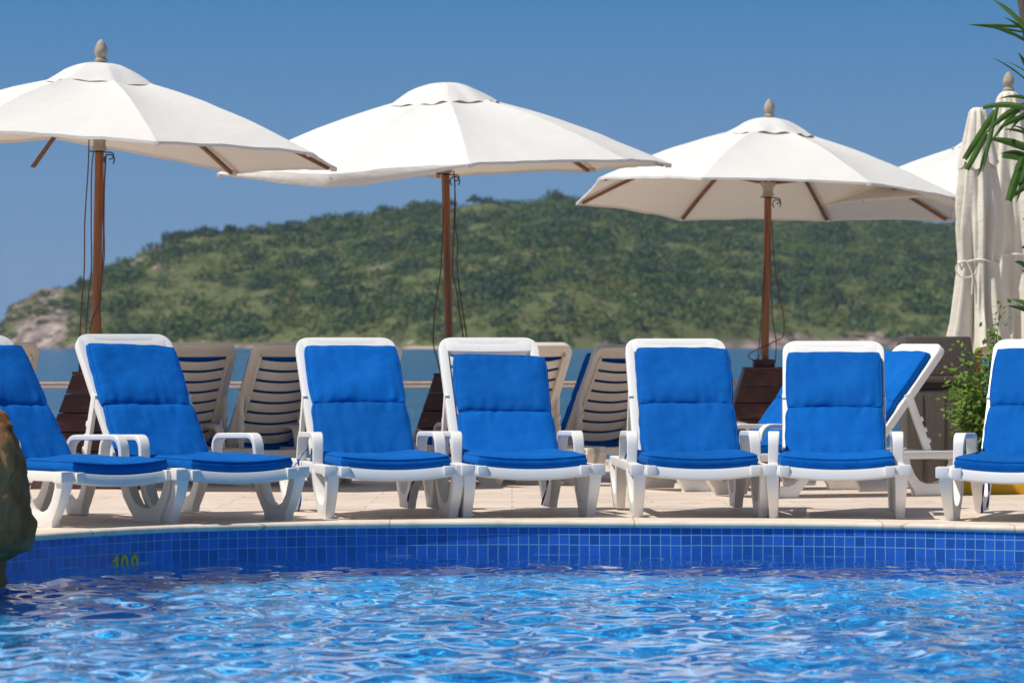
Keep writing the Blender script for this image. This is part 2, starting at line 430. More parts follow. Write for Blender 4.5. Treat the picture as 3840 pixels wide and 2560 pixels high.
ME = dict(frame=frame_mesh(), seat=seat_mesh(), backrest=backrest_mesh(),
          legs=[leg_mesh(s, v) for s in (-1, 1) for v in (-0.002, 1.018)],
          arms=[arm_mesh(-1), arm_mesh(1)], struts=[strut_mesh(-1), strut_mesh(1)])

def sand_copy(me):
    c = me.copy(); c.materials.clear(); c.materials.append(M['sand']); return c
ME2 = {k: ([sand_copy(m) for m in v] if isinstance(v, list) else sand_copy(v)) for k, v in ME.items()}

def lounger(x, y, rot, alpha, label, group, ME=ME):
    r = empty('sun_lounger', (x, y, deck_z(y)), math.radians(rot))
    tag(r, label, 'sun lounger', group)
    a = math.radians(alpha)
    link('frame', ME['frame'], r); link('seat', ME['seat'], r)
    for m in ME['legs']: link('leg', m, r)
    for m in ME['arms']: link('armrest', m, r)
    b = link('backrest', ME['backrest'], r); b.location = (0, VH, ZH); b.rotation_euler = (a, 0, 0)
    # struts: from the backrest down to the rail
    pv, pz = VH + 0.43*math.cos(a), ZH + 0.43*math.sin(a) - 0.01
    drop = pz - 0.235; lean = math.acos(min(1, drop/0.385))
    for m in ME['struts']:
        s = link('support_strut', m, r); s.location = (0, pv, pz); s.rotation_euler = (lean, 0, 0)
    return r

# ------------------------------------------------------------------ cushions
def pad_mesh(name, wu, ws, edge, puff, seed, conform=False, crease_lo=0.0, crease_hi=0.0, corner=0.035):
    """boxed pad; local x across, y along, z up. Underside at z=0."""
    nu, ns = 44, 40
    def outline(a, b):
        # rounded-square mapping keeps the corners soft
        ca, cb = abs(a), abs(b)
        k = corner * max(0, (ca + cb - 1)) ** 4
        return a*(1-k), b*(1-k)
    rows_t, rows_b = [], []
    for j in range(ns + 1):
        b = math.sin((j/ns - 0.5) * PI) if False else 2*j/ns - 1
        b = math.copysign(1-(1-abs(b))**1.35, b)
        rt, rb = [], []
        for i in range(nu + 1):
            a = 2*i/nu - 1; a = math.copysign(1-(1-abs(a))**1.35, a)
            oa, ob = outline(a, b)
            x = oa*wu/2; y = (ob+1)*ws/2
            ed = (1-abs(a)**6)*(1-abs(b)**6)
            pf = puff * ((1-abs(a)**5)*(1-abs(b)**5))**0.6 - 0.006*max(abs(a), abs(b))**18
            # gathers at the seams and slight unevenness in the stuffing
            lo = math.exp(-(1+b)*ws/0.10); hi = math.exp(-(1-b)*ws/0.10)
            sd = math.exp(-(1-abs(a))*wu/0.08)
            w = crease_lo*lo*nz(x*26, seed*3.1, y*5) + crease_hi*hi*nz(x*26, seed*5.7, y*5)
            w += 0.0045*sd*nz(seed, y*30, x*8)
            w += 0.010*nz(x*4.5, y*5, seed) + 0.0035*nz(x*15+seed, y*17, seed*2) + 0.0012*nz(x*45+seed, y*40, seed)
            w *= ed**0.5
            dx = 0.005*nz(y*13, seed, 1)*(abs(a)**3); dy = 0.005*nz(x*12, seed, 7)*(abs(b)**3)
            sg = -sag(x*0.98) if conform else 0.0
            rt.append((x+dx, y+dy, edge + pf + w + sg)); rb.append((x+dx, y+dy, sg + 0.004*(1-ed)))
        rows_t.append(rt); rows_b.append(rb)
    mb = MB(); n = nu + 1
    vs = [p for r in rows_t for p in r] + [p for r in rows_b for p in r]; o = n*(ns+1)
    fs = []
    for j in range(ns):
        for i in range(nu):
            q = j*n+i; fs.append((q, q+1, q+1+n, q+n)); fs.append((o+q+n, o+q+n+1, o+q+1, o+q))
    bd = [i for i in range(n)] + [j*n+nu for j in range(1, ns+1)] + [ns*n+i for i in range(nu-1, -1, -1)] + [j*n for j in range(ns-1, 0, -1)]
    # side band with a welt in the middle
    cx = sum(vs[i][0] for i in bd)/len(bd); cy = ws/2
    mid = []
    for i in bd:
        t, b = Vector(vs[i]), Vector(vs[o+i]); m = (t*0.55 + b*0.45); d = Vector((m.x/(wu/2), (m.y-cy)/(ws/2), 0))
        d = Vector((math.copysign(abs(d.x)**4, d.x), math.copysign(abs(d.y)**4, d.y), 0)); d.normalize() if d.length else None
        mid.append(m + d*0.011)
    om = len(vs); vs += [tuple(m) for m in mid]
    k = len(bd)
    for q in range(k):
        i, j = bd[q], bd[(q+1) % k]; a, b = om+q, om+(q+1) % k
        fs.append((i, a, b, j)); fs.append((a, o+i, o+j, b))
    mb.add(vs, fs)
    me = mb.mesh(name, M['blue'], angle=60)
    pp = [Vector(vs[i]) for i in bd]; pm = MB(); n_ = len(pp); rs = []
    for q in range(n_):                                   # corded seam round the upper edge
        t = (pp[(q+1) % n_] - pp[q-1]).normalized(); a_ = t.cross(Vector((0, 0, 1))).normalized(); b_ = t.cross(a_)
        rs.append([pp[q] + a_*0.004*math.cos(2*PI*h/6) + b_*0.004*math.sin(2*PI*h/6) for h in range(6)])
    pm.rings(rs, closed=True)
    PIPING[me.name] = pm.mesh('piping', M['blue'], angle=70)
    return me
PIPING = {}
PADS = [dict(seat=pad_mesh('seat_pad', 0.560, 0.87, 0.066, 0.009, s*7.3, True, 0.020, 0.018),
             low=pad_mesh('back_pad', 0.498, 0.405, 0.050, 0.014, s*3.7+1, False, 0.050, 0.024),
             up=pad_mesh('back_pad', 0.492, 0.385, 0.050, 0.014, s*9.1+2, False, 0.026, 0.012)) for s in (1, 2, 3)]
def ribbon(pts, w=0.011):
    mb = MB(); path = [Vector(p) for p in pts]; rs = []
    for i, p in enumerate(path):
        a = Vector((math.cos(i*0.9), math.sin(i*0.9)*0.8, 0))*w*0.5; b = Vector((0.0, 0.0009, 0.0)) if abs(a.y) < abs(a.x) else Vector((0.0009, 0, 0))
        rs.append([p+a+b, p-a+b, p-a-b, p+a-b])
    mb.rings(rs)
    return mb
def cushion(lg, alpha, label, group, shift=(0, 0), twist=0.0, variant=0, gap=0.05, ties=(), seat_dx=0.0):
    """lg: the lounger it lies on; shift = (sideways, down the back)"""
    r = empty('lounger_cushion', lg.location, lg.rotation_euler.z); tag(r, label, 'cushion', group)
    gap += 0.042; P = PADS[variant % 3]; a = math.radians(alpha)
    s = link('seat_pad', P['seat'], r); link('piping', PIPING[P['seat'].name], s); s.location = (seat_dx, 0.012, 0.259)
    ca, sa = math.cos(a), math.sin(a)
    for key, s0 in (('up', LB-gap-0.385), ('low', LB-gap-0.385-0.402)):
        s0 -= shift[1]
        o = link('back_pad', P[key], r); link('piping', PIPING[P[key].name], o)
        ztwist = math.radians(twist) if key == 'up' else math.radians(twist*0.4)
        off = 0.004 if key == 'up' else 0.002
        o.location = (shift[0], VH + s0*ca - off*sa, ZH + s0*sa + off*ca)
        o.rotation_euler = (Matrix.Rotation(a, 3, 'X') @ Matrix.Rotation(ztwist, 3, 'Z')).to_euler()
    for pts in ties: ribbon(pts).build('tie_strap', M['blue'], r)
    return r

def tie(u, v, z0, z1, seed=1, kick=0.03):
    return [(u + kick*math.sin(t*2.2+seed)*t, v + 0.012*math.sin(t*5+seed), lerp(z0, z1, t)) for t in np.linspace(0, 1, 9)]

GF, GFC = 'sun loungers in a row along the pool edge', 'blue cushions on the loungers along the pool'
FRONT = {  # x, y, rotation, backrest angle
 'A': (-1.853, 16.526, 42, 51.5), 'B': (-1.308, 16.834, 31.9, 52.3), 'C': (-0.571, 17.153, 13.5, 50.3), 'D': (0.107, 17.275, 10.0, 50.3),
 'E': (0.954, 17.281, 3.2, 49.7), 'F': (1.612, 17.187, -4.5, 48.3), 'G': (2.418, 16.824, -15.8, 49.4)}
FLAB = {
 'A': ('white resin lounger behind the brown rock, foot turned right, cut by the left edge', 'blue cushion partly hidden by the brown rock at the left edge'),
 'B': ('white resin lounger turned right, between the rock-side lounger and the first straight one', 'slanting blue cushion on the second lounger from the brown rock'),
 'C': ('white resin lounger whose blue tie strap hangs outside its left armrest', 'blue cushion with a tie strap knotted through the left armrest'),
 'D': ('white resin lounger with an open slot bare above its low-slid cushion', 'blue cushion slid down askew so the top slat of its lounger shows'),
 'E': ('white resin lounger standing in front of the stepped wooden base of the right open parasol', 'smooth blue cushion on the lounger left of the wooden parasol base'),
 'F': ('white resin lounger in front of the sideways loungers, near the brown litter bin', 'blue cushion with rumpled lower back, in front of the sideways loungers'),
 'G': ('white resin lounger in front of the leafy shrub, cut by the right edge', 'blue cushion beside the leafy shrub, cut by the right edge')}
LG = {}
for k, (x, y, r, al) in FRONT.items():
    LG[k] = lounger(x, y, r, al, FLAB[k][0], GF)
cushion(LG['A'], 51.5, FLAB['A'][1], GFC, (0.035, 0.0), 0, 1, 0.055)
cushion(LG['B'], 52.3, FLAB['B'][1], GFC, (-0.012, 0.0), -3, 0, 0.060, seat_dx=0.01)
cushion(LG['C'], 50.3, FLAB['C'][1], GFC, (0.016, 0.0), 0, 1, 0.050,
        ties=[[(-0.29, 0.86, 0.33), (-0.325, 0.80, 0.31), (-0.36, 0.74, 0.27), (-0.385, 0.72, 0.25)], tie(-0.362, 0.74, 0.28, 0.01, 1), tie(0.27, 0.80, 0.25, 0.05, 3, 0.05)])
cushion(LG['D'], 50.3, FLAB['D'][1], GFC, (0.028, 0.062), -2.0, 2, 0.052, ties=[tie(0.22, 0.82, 0.25, 0.03, 2), tie(0.10, 0.84, 0.24, 0.17, 4, 0.04)])
cushion(LG['E'], 49.7, FLAB['E'][1], GFC, (0.026, 0.0), -0.6, 0, 0.058, ties=[tie(-0.30, 0.86, 0.33, 0.22, 4)])
cushion(LG['F'], 48.3, FLAB['F'][1], GFC, (0.004, 0.008), 0.3, 1, 0.068, ties=[tie(-0.30, 0.80, 0.25, 0.06, 1)])
cushion(LG['G'], 49.4, FLAB['G'][1], GFC, (0.0, 0.0), 0, 2, 0.060, ties=[tie(-0.20, 0.55, 0.24, 0.02, 3, 0.02), tie(-0.19, 0.56, 0.24, 0.05, 1, 0.02)])

# the loungers that face the sea, in the parasols' shade
GR, GRC = 'sun loungers facing the sea in the back row', 'blue cushions of the sea-facing loungers'
REAR = [(3, 207, 'back of a shaded sea-facing lounger at the left edge, behind the rock-side lounger'),
        (748, 207, 'whole shaded back of a sea-facing lounger just right of the steeply turned blue cushion'),
        (1090, 211, 'shaded back of a sea-facing lounger, half hidden by the lounger with the tied strap'),
        (1372, 207, 'sea-facing lounger showing only a back corner beside the middle parasol base'),
        (2012, 207, 'shaded back of a sea-facing lounger behind the slid-down cushion'),
        (2352, 213, 'shaded back of a sea-facing lounger with its blue cushion edge showing on the left')]
for i, (px, rot, lab) in enumerate(REAR):
    Yt = 24.1 if i == 5 else 22.9; xt = X_(px, Yt); al = 58.0
    vt = VH + LB*math.cos(math.radians(al)); a = math.radians(rot)
    vx, vy = -math.sin(a), math.cos(a)
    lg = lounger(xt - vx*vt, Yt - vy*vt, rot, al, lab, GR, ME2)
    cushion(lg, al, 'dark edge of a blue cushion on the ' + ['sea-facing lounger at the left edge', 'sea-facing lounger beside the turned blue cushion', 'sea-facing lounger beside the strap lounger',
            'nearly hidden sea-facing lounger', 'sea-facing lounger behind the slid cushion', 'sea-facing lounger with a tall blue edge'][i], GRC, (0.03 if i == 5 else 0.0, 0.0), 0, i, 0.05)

# the two loungers set sideways behind the right end of the row
GS = 'loungers set sideways by the litter bin'
s1 = lounger(1.25, 20.59, -65, 51.0, 'white lounger seen from the side with its backrest against the litter bin', GS)
cushion(s1, 51.0, 'blue cushion tilted on the side-on lounger beside the litter bin', 'cushions of the sideways loungers', (-0.01, 0.0), 0, 0, 0.05)
s2 = lounger(0.85, 21.95, -68, 53.0, 'white side-on lounger farther back, its foot peeping out left of the smooth cushion', GS)
cushion(s2, 53.0, 'blue cushion of the farther side-on lounger, sloping in front of the wooden base', 'cushions of the sideways loungers', (0.0, 0.0), 0, 2, 0.05)

# ------------------------------------------------------------------ parasols
def canopy_mesh(rim, apex, ns=16, nt=14, r0=0.0, belly=0.05, seed=1, dip=0.02):
    """rim: 8 points; panels sag between straight ribs"""
    mb = MB(); A = Vector(apex)
    n = len(rim); m = n*nt
    rings = []
    for j in range(ns + 1):
        s = r0 + (1-r0)*j/ns; ring = []
        for k in range(n):
            p, q = Vector(rim[k]), Vector(rim[(k+1) % n])
            for i in range(nt):
                t = i/nt
                P = A.lerp(p.lerp(q, t), s)
                bow = 0.055*math.sin(PI*s)                          # ribs bow a little
                hang = -belly*4*t*(1-t)*math.sin(PI*min(1, s*0.92))*0.6
                edge = 4*t*(1-t)*s**5
                c = (p+q)/2 - A; c.z = 0; c.normalize()
                P = P + Vector((0, 0, bow + hang + dip*edge)) - c*(0.030*edge)
                wr = 0.006*nz(P.x*4+seed, P.y*4, P.z*7) + 0.004*nz(P.x*14, P.y*14+seed, 3)*s
                P.z += wr*(0.4+s)
                ring.append(P)
        rings.append(ring)
    hem = [P + Vector((0, 0, -0.018)) for P in rings[-1]]           # stitched hem
    rings.append(hem)
    vs = [p for r in rings for p in r]; fs = []
    for j in range(len(rings)-1):
        for i in range(m):
            k = (i+1) % m; fs.append((j*m+i, j*m+k, (j+1)*m+k, (j+1)*m+i))
    mb.add(vs, fs)
    me = mb.mesh('canopy', M['canvas'], angle=16)
    return me
def cap_mesh(rim, apex, frac, seed, wave=0.022, lift=0.045):
    mb = MB(); n = len(rim); nt = 12; A = Vector(apex); m = n*nt; rings = []
    for j in range(9):
        s = j/8; ring = []
        for k in range(n):
            p, q = Vector(rim[k]), Vector(rim[(k+1) % n])
            for i in range(nt):
                t = i/nt; P = A.lerp(p.lerp(q, t), s*frac)
                P.z += lift*(1-0.42*s*s) + 0.045*math.sin(PI*s)*(1-0.4*s) + 0.012*nz(P.x*9+seed, P.y*9, seed) * s
                P.z += wave*(0.5*(1-math.cos(4*PI*t))*(0.6+0.8*nz(k*1.7+seed, seed)) )*s**4
                ring.append(P)
        rings.append(ring)
    vs = [p for r in rings for p in r]; fs = []
    for j in range(len(rings)-1):
        for i in range(m):
            k = (i+1) % m; fs.append((j*m+i, j*m+k, (j+1)*m+k, (j+1)*m+i))
    mb.add(vs, fs)
    me = mb.mesh('vent_cap', M['canvas'], angle=22)
    return me
def finial(parent, top):
    mb = MB()
    mb.lathe([(0.02,0),(0.042,0.004),(0.044,0.018),(0.03,0.030),(0.032,0.036),(0.042,0.055),(0.045,0.078),(0.038,0.105),(0.024,0.132),(0.010,0.148),(0.002,0.153)], 20, top)
    mb.build('finial', M['finial'], parent, angle=50)

GP = 'open white parasols behind the loungers'
def parasol(label, base, apex, rim, zhub, seed, has_finial=True, ribs=range(8), ropes=(), hook=True, group=GP, inside=True, cap_z=0.0, loose=None):
    """base/apex/rim in world coordinates"""
    r = empty('parasol', base); tag(r, label, 'parasol', group)
    B = Vector(base); A = Vector(apex) - B; R = [Vector(p) - B for p in rim]
    me = canopy_mesh(R, A, seed=seed); link('canopy', me, r)
    link('vent_cap', cap_mesh(R, A, 0.25, seed), r)
    pole = MB(); pole.tube([A*t for t in np.linspace(0.0, 1.0, 12)], 0.029, 14); pole.build('pole', M['teak'], r, angle=60)
    if has_finial: finial(r, A + Vector((0, 0, 0.046)))
    axis = A.normalized()
    H = axis * ((zhub - B.z) / axis.z)
    hb = MB(); hb.lathe([(0.034,0),(0.045,0.004),(0.047,0.02),(0.040,0.03),(0.040,0.06),(0.055,0.09),(0.072,0.11),(0.072,0.125),(0.03,0.13)], 20, H); hb.build('hub', M['finial'], r, angle=50)
    Hs = H + Vector((0, 0, 0.105))
    for k in ribs:
        rb = MB(); e = A.lerp(R[k], 0.965) + Vector((0, 0, -0.028)); st = A + Vector((0, 0, -0.05))
        pts = [st.lerp(e, t) + Vector((0, 0, 0.055*math.sin(PI*t))) for t in np.linspace(0.02, 1, 7)]
        rb.sweep(pts, 0.024, 0.026, (R[k]-A).cross(Vector((0, 0, 1)))); o = rb.build('rib', M['rib'], r, bevel=0.003)
        sb = MB(); mid = A.lerp(R[k], 0.52) + Vector((0, 0, 0.0)); d = (mid-Hs); sb.sweep([Hs + d*0.07, Hs + d*0.99], 0.02, 0.022, d.cross(Vector((0, 0, 1)))); sb.build('strut', M['rib'], o, bevel=0.003)
        pk = MB(); c = A.lerp(R[k], 0.985) + Vector((0, 0, -0.012)); pk.box(c.x-0.022, c.x+0.022, c.y-0.022, c.y+0.022, c.z-0.022, c.z+0.006); pk.build('rib_pocket', M['canvas'], r, bevel=0.006)
    if loose:
        lb = MB(); p0, p1 = Vector(loose[0]) - B, Vector(loose[1]) - B
        lb.sweep([p0, p1], 0.026, 0.03, (0, 1, 0)); tag(lb.build('rib', M['rib'], r, bevel=0.003), 'loose rib hanging down below the canopy')
    if hook:
        hk = MB(); z = H.z - 0.008
        c = Vector((H.x, H.y-0.036, z))
        hk.tube([c + Vector((-0.065, 0, 0.004)), c, c + Vector((0.075, 0, -0.004))], 0.0045, 8)
        hk.tube([c + Vector((0.075 + 0.022*math.sin(t), 0, -0.026 + 0.022*math.cos(t))) for t in np.linspace(0, 3.6, 12)], 0.0045, 8)
        hk.tube([c + Vector((0.068 - 0.034*math.cos(t), 0, -0.052 + 0.034*math.sin(t))) for t in np.linspace(-0.9, 4.0, 18)][::-1], 0.0045, 8)
        hk.build('hook', M['iron'], r, angle=60)
    for pts in ropes:
        rp = MB(); pp = [Vector(p) - B for p in pts]
        # smooth through the points
        sm = []
        for i in range(len(pp)-1):
            p0, p1, p2, p3 = pp[max(i-1,0)], pp[i], pp[i+1], pp[min(i+2,len(pp)-1)]
            for t in np.linspace(0, 1, 6, endpoint=False):
                sm.append(0.5*((2*p1)+(-p0+p2)*t+(2*p0-5*p1+4*p2-p3)*t*t+(-p0+3*p1-3*p2+p3)*t**3))
        sm.append(pp[-1]); rp.tube(sm, 0.0042, 6); rp.build('rope', M['rope'], r, angle=60)
    return r
def ring_rim(X0, Y0, R, ph, zr, tx, ty):
    o = []
    for k in range(8):
        a = math.radians(ph) + k*PI/4; x, y = R*math.cos(a), R*math.sin(a)
        o.append([X0+x, Y0+y, zr+tx*x+ty*y])
    return o
def rp(Y, *pts): return [(X_(a, Y), Y, Z_(b, Y)) for a, b in pts]
def nudge(rim, k, px, py):
    p = rim[k]; p[0] = X_(px, p[1]); p[2] = Z_(py, p[1])

# left parasol
Y1 = 22.6
rim1 = ring_rim(X_(382, Y1), Y1, 1.55, -27, 2.14, -0.024, -0.016)
for k, a, b in ((7, 587, 530), (0, 1174, 572), (1, 1264, 629), (2, 883, 646), (3, 215, 516)): nudge(rim1, k, a, b)
parasol('leftmost open white parasol with a wooden finial and a loose rib dangling below it', (X_(349, Y1), Y1, deck_z(Y1)), (X_(379, Y1), Y1, Z_(262, Y1)), rim1, Z_(566, Y1), 1.3,
        ribs=(0, 1, 2, 4, 5, 6, 7), loose=((X_(203, 22.3), 22.3, Z_(515, 22.3)), (X_(122, 21.7), 21.7, Z_(628, 21.7))),
        ropes=[rp(22.5, (334, 520), (330, 640), (318, 830), (316, 1010), (306, 1140), (300, 1260), (296, 1420)),
               rp(22.5, (352, 565), (344, 640), (342, 830), (343, 1000), (335, 1080), (322, 1255), (318, 1400)),
               rp(22.5, (398, 578), (392, 700), (390, 840), (391, 960), (380, 1050), (374, 1140), (379, 1260), (380, 1400)),
               rp(22.55, (396, 590), (386, 760), (388, 880), (383, 1000), (377, 1080), (376, 1130), (345, 1200), (338, 1260), (336, 1400))])
# middle parasol
Y2 = 24.8
rim2 = ring_rim(X_(1655, Y2), Y2, 1.66, 4.9, 2.08, 0.026, 0.024)
for k, a, b in ((7, 2347, 596), (0, 2519, 615), (1, 2224, 636), (2, 1642, 659), (6, 1761, 614), (4, 814, 651), (5, 1235, 652), (3, 1010, 640)): nudge(rim2, k, a, b)
rim2[5][1] += 0.10
P2 = parasol('middle open white parasol without finial, its left rim drooping', (X_(1694, Y2), Y2, deck_z(Y2)), (X_(1664, Y2), Y2, Z_(333, Y2)), rim2, Z_(650, Y2), 4.1, has_finial=False,
        ropes=[rp(24.7, (1664, 780), (1660, 880), (1652, 1020), (1632, 1150), (1625, 1280), (1640, 1350), (1662, 1440)),
               rp(24.7, (1700, 640), (1706, 700), (1700, 900), (1697, 1020), (1712, 1090), (1724, 1180), (1738, 1275), (1744, 1400)),
               rp(24.7, (1702, 645), (1708, 760), (1706, 850), (1716, 900), (1714, 980), (1722, 1080), (1738, 1180), (1750, 1275), (1752, 1400))])
mb = MB(); B2 = Vector(P2.location); rows = [[], [], [], []]
for (ka, kb), seg in (((4, 5), 0), ((5, 6), 1)):
    for t in np.linspace(0, 1, 15)[(1 if seg else 0):]:
        p = Vector(rim2[ka]).lerp(Vector(rim2[kb]), t) - B2; u = (seg + t)/2; dep = 0.078*math.sin(PI*u**1.15) + 0.014
        for j in range(4):
            f = j/3; rows[j].append(p + Vector((0, 0.05*f*dep/0.1 - 0.012*math.sin(PI*f), -dep*f + 0.004 + 0.006*nz(u*9, f*2)*f)))
mb.add([p for r in rows for p in r], [(j*29+i, j*29+i+1, (j+1)*29+i+1, (j+1)*29+i) for j in range(3) for i in range(28)])
mb.build('drooping_edge', M['canvas'], P2, angle=60)
# right open parasol
Y3 = 28.2
rim3 = ring_rim(X_(2886, Y3), Y3, 1.62, -21.7, 2.03, -0.045, -0.071)
for k, a, b in ((0, 3612, 745), (7, 3264, 686), (6, 2633, 665), (5, 2244, 668), (4, 2160, 759), (3, 2549, 819), (2, 3107, 823), (1, 3570, 823)): nudge(rim3, k, a, b)
parasol('open white parasol with finial on the right, tilted to show its ribbed underside', (X_(2862, Y3), Y3, deck_z(Y3)), (X_(2885, Y3), Y3, Z_(462, Y3)), rim3, Z_(738, Y3), 7.7,
        ropes=[rp(28.1, (2893, 830), (2906, 1000), (2930, 1140), (2940, 1200), (2936, 1260), (2905, 1280), (2850, 1305), (2812, 1325), (2810, 1340), (2835, 1352), (2850, 1330), (2856, 1280), (2866, 1100), (2872, 900), (2880, 780)),
               rp(28.1, (2888, 870), (2892, 1080), (2898, 1200), (2910, 1280), (2908, 1362)),
               rp(28.1, (2866, 1000), (2850, 1260), (2838, 1362))])
# far parasol behind the folded ones
Y4 = 29.6
rim4 = ring_rim(X_(3740, Y4), Y4, 1.62, -8, 2.02, 0.0, -0.03)
parasol('far open white parasol half hidden between the right parasol and the folded ones', (X_(3735, Y4), Y4, -0.17), (X_(3740, Y4), Y4, Z_(505, Y4)), rim4, Z_(770, Y4), 9.9, has_finial=False, hook=False)

def parasol_base(x, y, z, label, wtop=0.125, wbot=0.37, h=0.735, rot=0.0):
    r = empty('wooden_pedestal', (x, y, z), math.radians(rot)); tag(r, label, 'pedestal', 'stepped wooden pedestals under the parasols')
    mb = MB(); n = 6
    for k in range(n):
        z0, z1 = (h*k/n + (0.004 if k else 0)), h*(k+1)/n - 0.002
        w0 = lerp(wbot, wtop, z0/h); w1 = lerp(wbot, wtop, z1/h)
        mb.rings([[(sx*w, sy*w, zz) for sx, sy in ((-1,-1),(1,-1),(1,1),(-1,1))] for w, zz in ((w0, z0), (w1, z1))])
    ci = MB()
    mb.build('plank_body', M['planks'], r, bevel=0.004)
    cap = MB(); cap.box(-wtop-0.002, wtop+0.002, -wtop-0.002, wtop+0.002, h, h+0.022); cap.build('tier', M['planks'], r, bevel=0.004)
    tb = MB(); tb.box(-0.085, 0.085, -0.085, 0.085, h+0.023, h+0.085); tb.build('top_block', M['planks'], r, bevel=0.006)
parasol_base(X_(352, Y1), Y1, deck_z(Y1), 'dark wooden pyramid base seen left of the turned blue cushion')
parasol_base(X_(1694, Y2), Y2, deck_z(Y2), 'dark wooden pyramid base left of the slid-down cushion')
parasol_base(X_(2864, Y3), Y3, deck_z(Y3), 'dark red wooden pyramid base standing against the sea between two cushions', 0.165, 0.42, 0.80)

# folded parasols
def folded(label, x, y, z0, ztop, zskirt, zcinch, rtop, rc, rs, seed, fin):
    r = empty('folded_parasol', (x, y, z0)); tag(r, label, 'parasol', 'folded parasols at the right')
    h = lambda z: z - z0
    mb = MB(); m = 120; rings = []
    zs = np.linspace(h(zskirt), h(ztop), 46)
    for q, z in enumerate(zs):
        t = (z - h(zskirt)) / (h(ztop) - h(zskirt)); tc = (zcinch - zskirt) / (ztop - zskirt)
        if t < tc: k = t/tc; base = lerp(rs, rc, k**0.75); amp = lerp(0.55, 0.30, k)
        else:
            k = (t-tc)/(1-tc); base = lerp(rc, rc*1.22, min(1, k/0.22)) if k < 0.22 else lerp(rc*1.22, rtop, ((k-0.22)/0.78)**1.9); amp = lerp(0.36, 0.14, k)
        ring = []
        for i in range(m):
            a = 2*PI*i/m
            f = math.sin(8*a + 1.4*nz(t*1.6, seed) + seed) + 0.55*math.sin(13*a + 3.0*nz(t*2.2, seed+5) + seed*2) + 0.7*nz(math.cos(a)*2.2, math.sin(a)*2.2, t*3+seed) + 0.75*nz(math.cos(a)*6, math.sin(a)*6, t*4.5+seed*3)
            rad = base*(1 + amp*f*0.62)
            zz = z + (0.035*nz(math.cos(a)*2.5, math.sin(a)*2.5, seed) + 0.02*math.sin(8*a+seed) if q == 0 else 0)
            ring.append((rad*math.cos(a), rad*math.sin(a), zz))
        rings.append(ring)
    mb.rings(rings, cap=False)
    cm = mb.mesh('canopy', M['canvas_old'], angle=80); link('canopy', cm, r)
    cb = MB(); rings = []
    for z, rad in ((h(ztop)-0.39, rtop+0.075), (h(ztop)-0.34, rtop+0.066), (h(ztop)-0.22, rtop+0.042), (h(ztop)-0.06, rtop+0.012), (h(ztop)+0.01, rtop*0.95), (h(ztop)+0.03, rtop*0.6), (h(ztop)+0.032, 0.02)):
        rings.append([(rad*(1+0.12*math.sin(8*2*PI*i/m+seed)*(1 if rad > rtop else 0.3))*math.cos(2*PI*i/m), rad*(1+0.12*math.sin(8*2*PI*i/m+seed)*(1 if rad > rtop else 0.3))*math.sin(2*PI*i/m), z + (0.03*math.sin(5*2*PI*i/m+seed) if z < h(ztop)-0.36 else 0)) for i in range(m)])
    cb.rings(rings, cap=False); link('vent_cap', cb.mesh('vent_cap', M['canvas_old'], angle=80), r)
    tb = MB(); rr = rc*1.20
    tb.tube([(rr*(1+0.06*math.sin(8*a))*math.cos(a), rr*(1+0.06*math.sin(8*a))*math.sin(a), h(zcinch)+0.01*math.sin(3*a)) for a in np.linspace(0, 2*PI, 60)], 0.008, 6)
    c = Vector((-rr*0.72, -rr*0.80, h(zcinch)))
    tb.tube([c + Vector((-0.075*math.sin(t), -0.01, -0.06 + 0.06*math.cos(t))) for t in np.linspace(0, 5.4, 18)], 0.006, 6)
    tb.tube([c + Vector((0.05*t + 0.02*math.sin(4*t), -0.012-0.03*t, -0.24*t)) for t in np.linspace(0, 1, 10)], 0.006, 6)
    tb.build('tie_band', M['canvas_old'], r, angle=60)
    p = MB(); p.tube([(0, 0, 0), (0, 0, h(ztop))], 0.028, 12); p.build('pole', M['teak'], r, angle=60)
    if fin: finial(r, Vector((0, 0, h(ztop)+0.03)))
    return r
Yc1, Yc2 = 25.0, 26.6
folded('cream folded parasol tied with a loose bow, front one of the pair', X_(3668, Yc1), Yc1, deck_z(Yc1), Z_(420, Yc1), Z_(1312, Yc1), Z_(980, Yc1), 0.062, 0.118, 0.185, 1.2, False)
folded('cream folded parasol with wooden finial, standing behind the tied one', X_(3782, Yc2), Yc2, deck_z(Yc2), Z_(358, Yc2), Z_(1335, Yc2), Z_(960, Yc2), 0.075, 0.185, 0.25, 4.4, True)

# ------------------------------------------------------------------ pool, deck
edge_px = [(130,2028),(310,2015),(560,2000),(800,1991),(1280,1981),(1920,1976),(2560,1979),(3200,1983),(3840,1998)]
ctrl = []
for px, py in edge_px:
    d = (EYE + 0.03)*FPX/(py - VY); ctrl.append((X_(px, d), d))
ctrl = [(-5.2, 6.5), (-5.0, 9.5), (-4.3, 12.2), (-3.2, 14.4)] + ctrl + [(3.3, 15.9), (4.2, 14.6), (4.9, 12.6), (5.2, 9.6), (5.2, 6.5), (3.5, 3.2), (0, 2.4), (-3.5, 3.2)]
def closed_spline(c, per=8):
    out = []; n = len(c)
    for i in range(n):
        p0, p1, p2, p3 = [np.array(c[(i+k-1) % n]) for k in range(4)]
        for t in np.linspace(0, 1, per, endpoint=False):
            out.append(0.5*((2*p1)+(-p0+p2)*t+(2*p0-5*p1+4*p2-p3)*t*t+(-p0+3*p1-3*p2+p3)*t**3))
    return np.array(out)
outl = closed_spline(ctrl)
for _ in range(6): outl = 0.25*np.roll(outl, 1, 0) + 0.5*outl + 0.25*np.roll(outl, -1, 0)
npl = len(outl)
tan = np.roll(outl, -1, 0) - np.roll(outl, 1, 0); tan /= np.linalg.norm(tan, axis=1)[:, None]
nrm = np.stack([-tan[:, 1], tan[:, 0]], 1)                      # outward (outline runs clockwise)
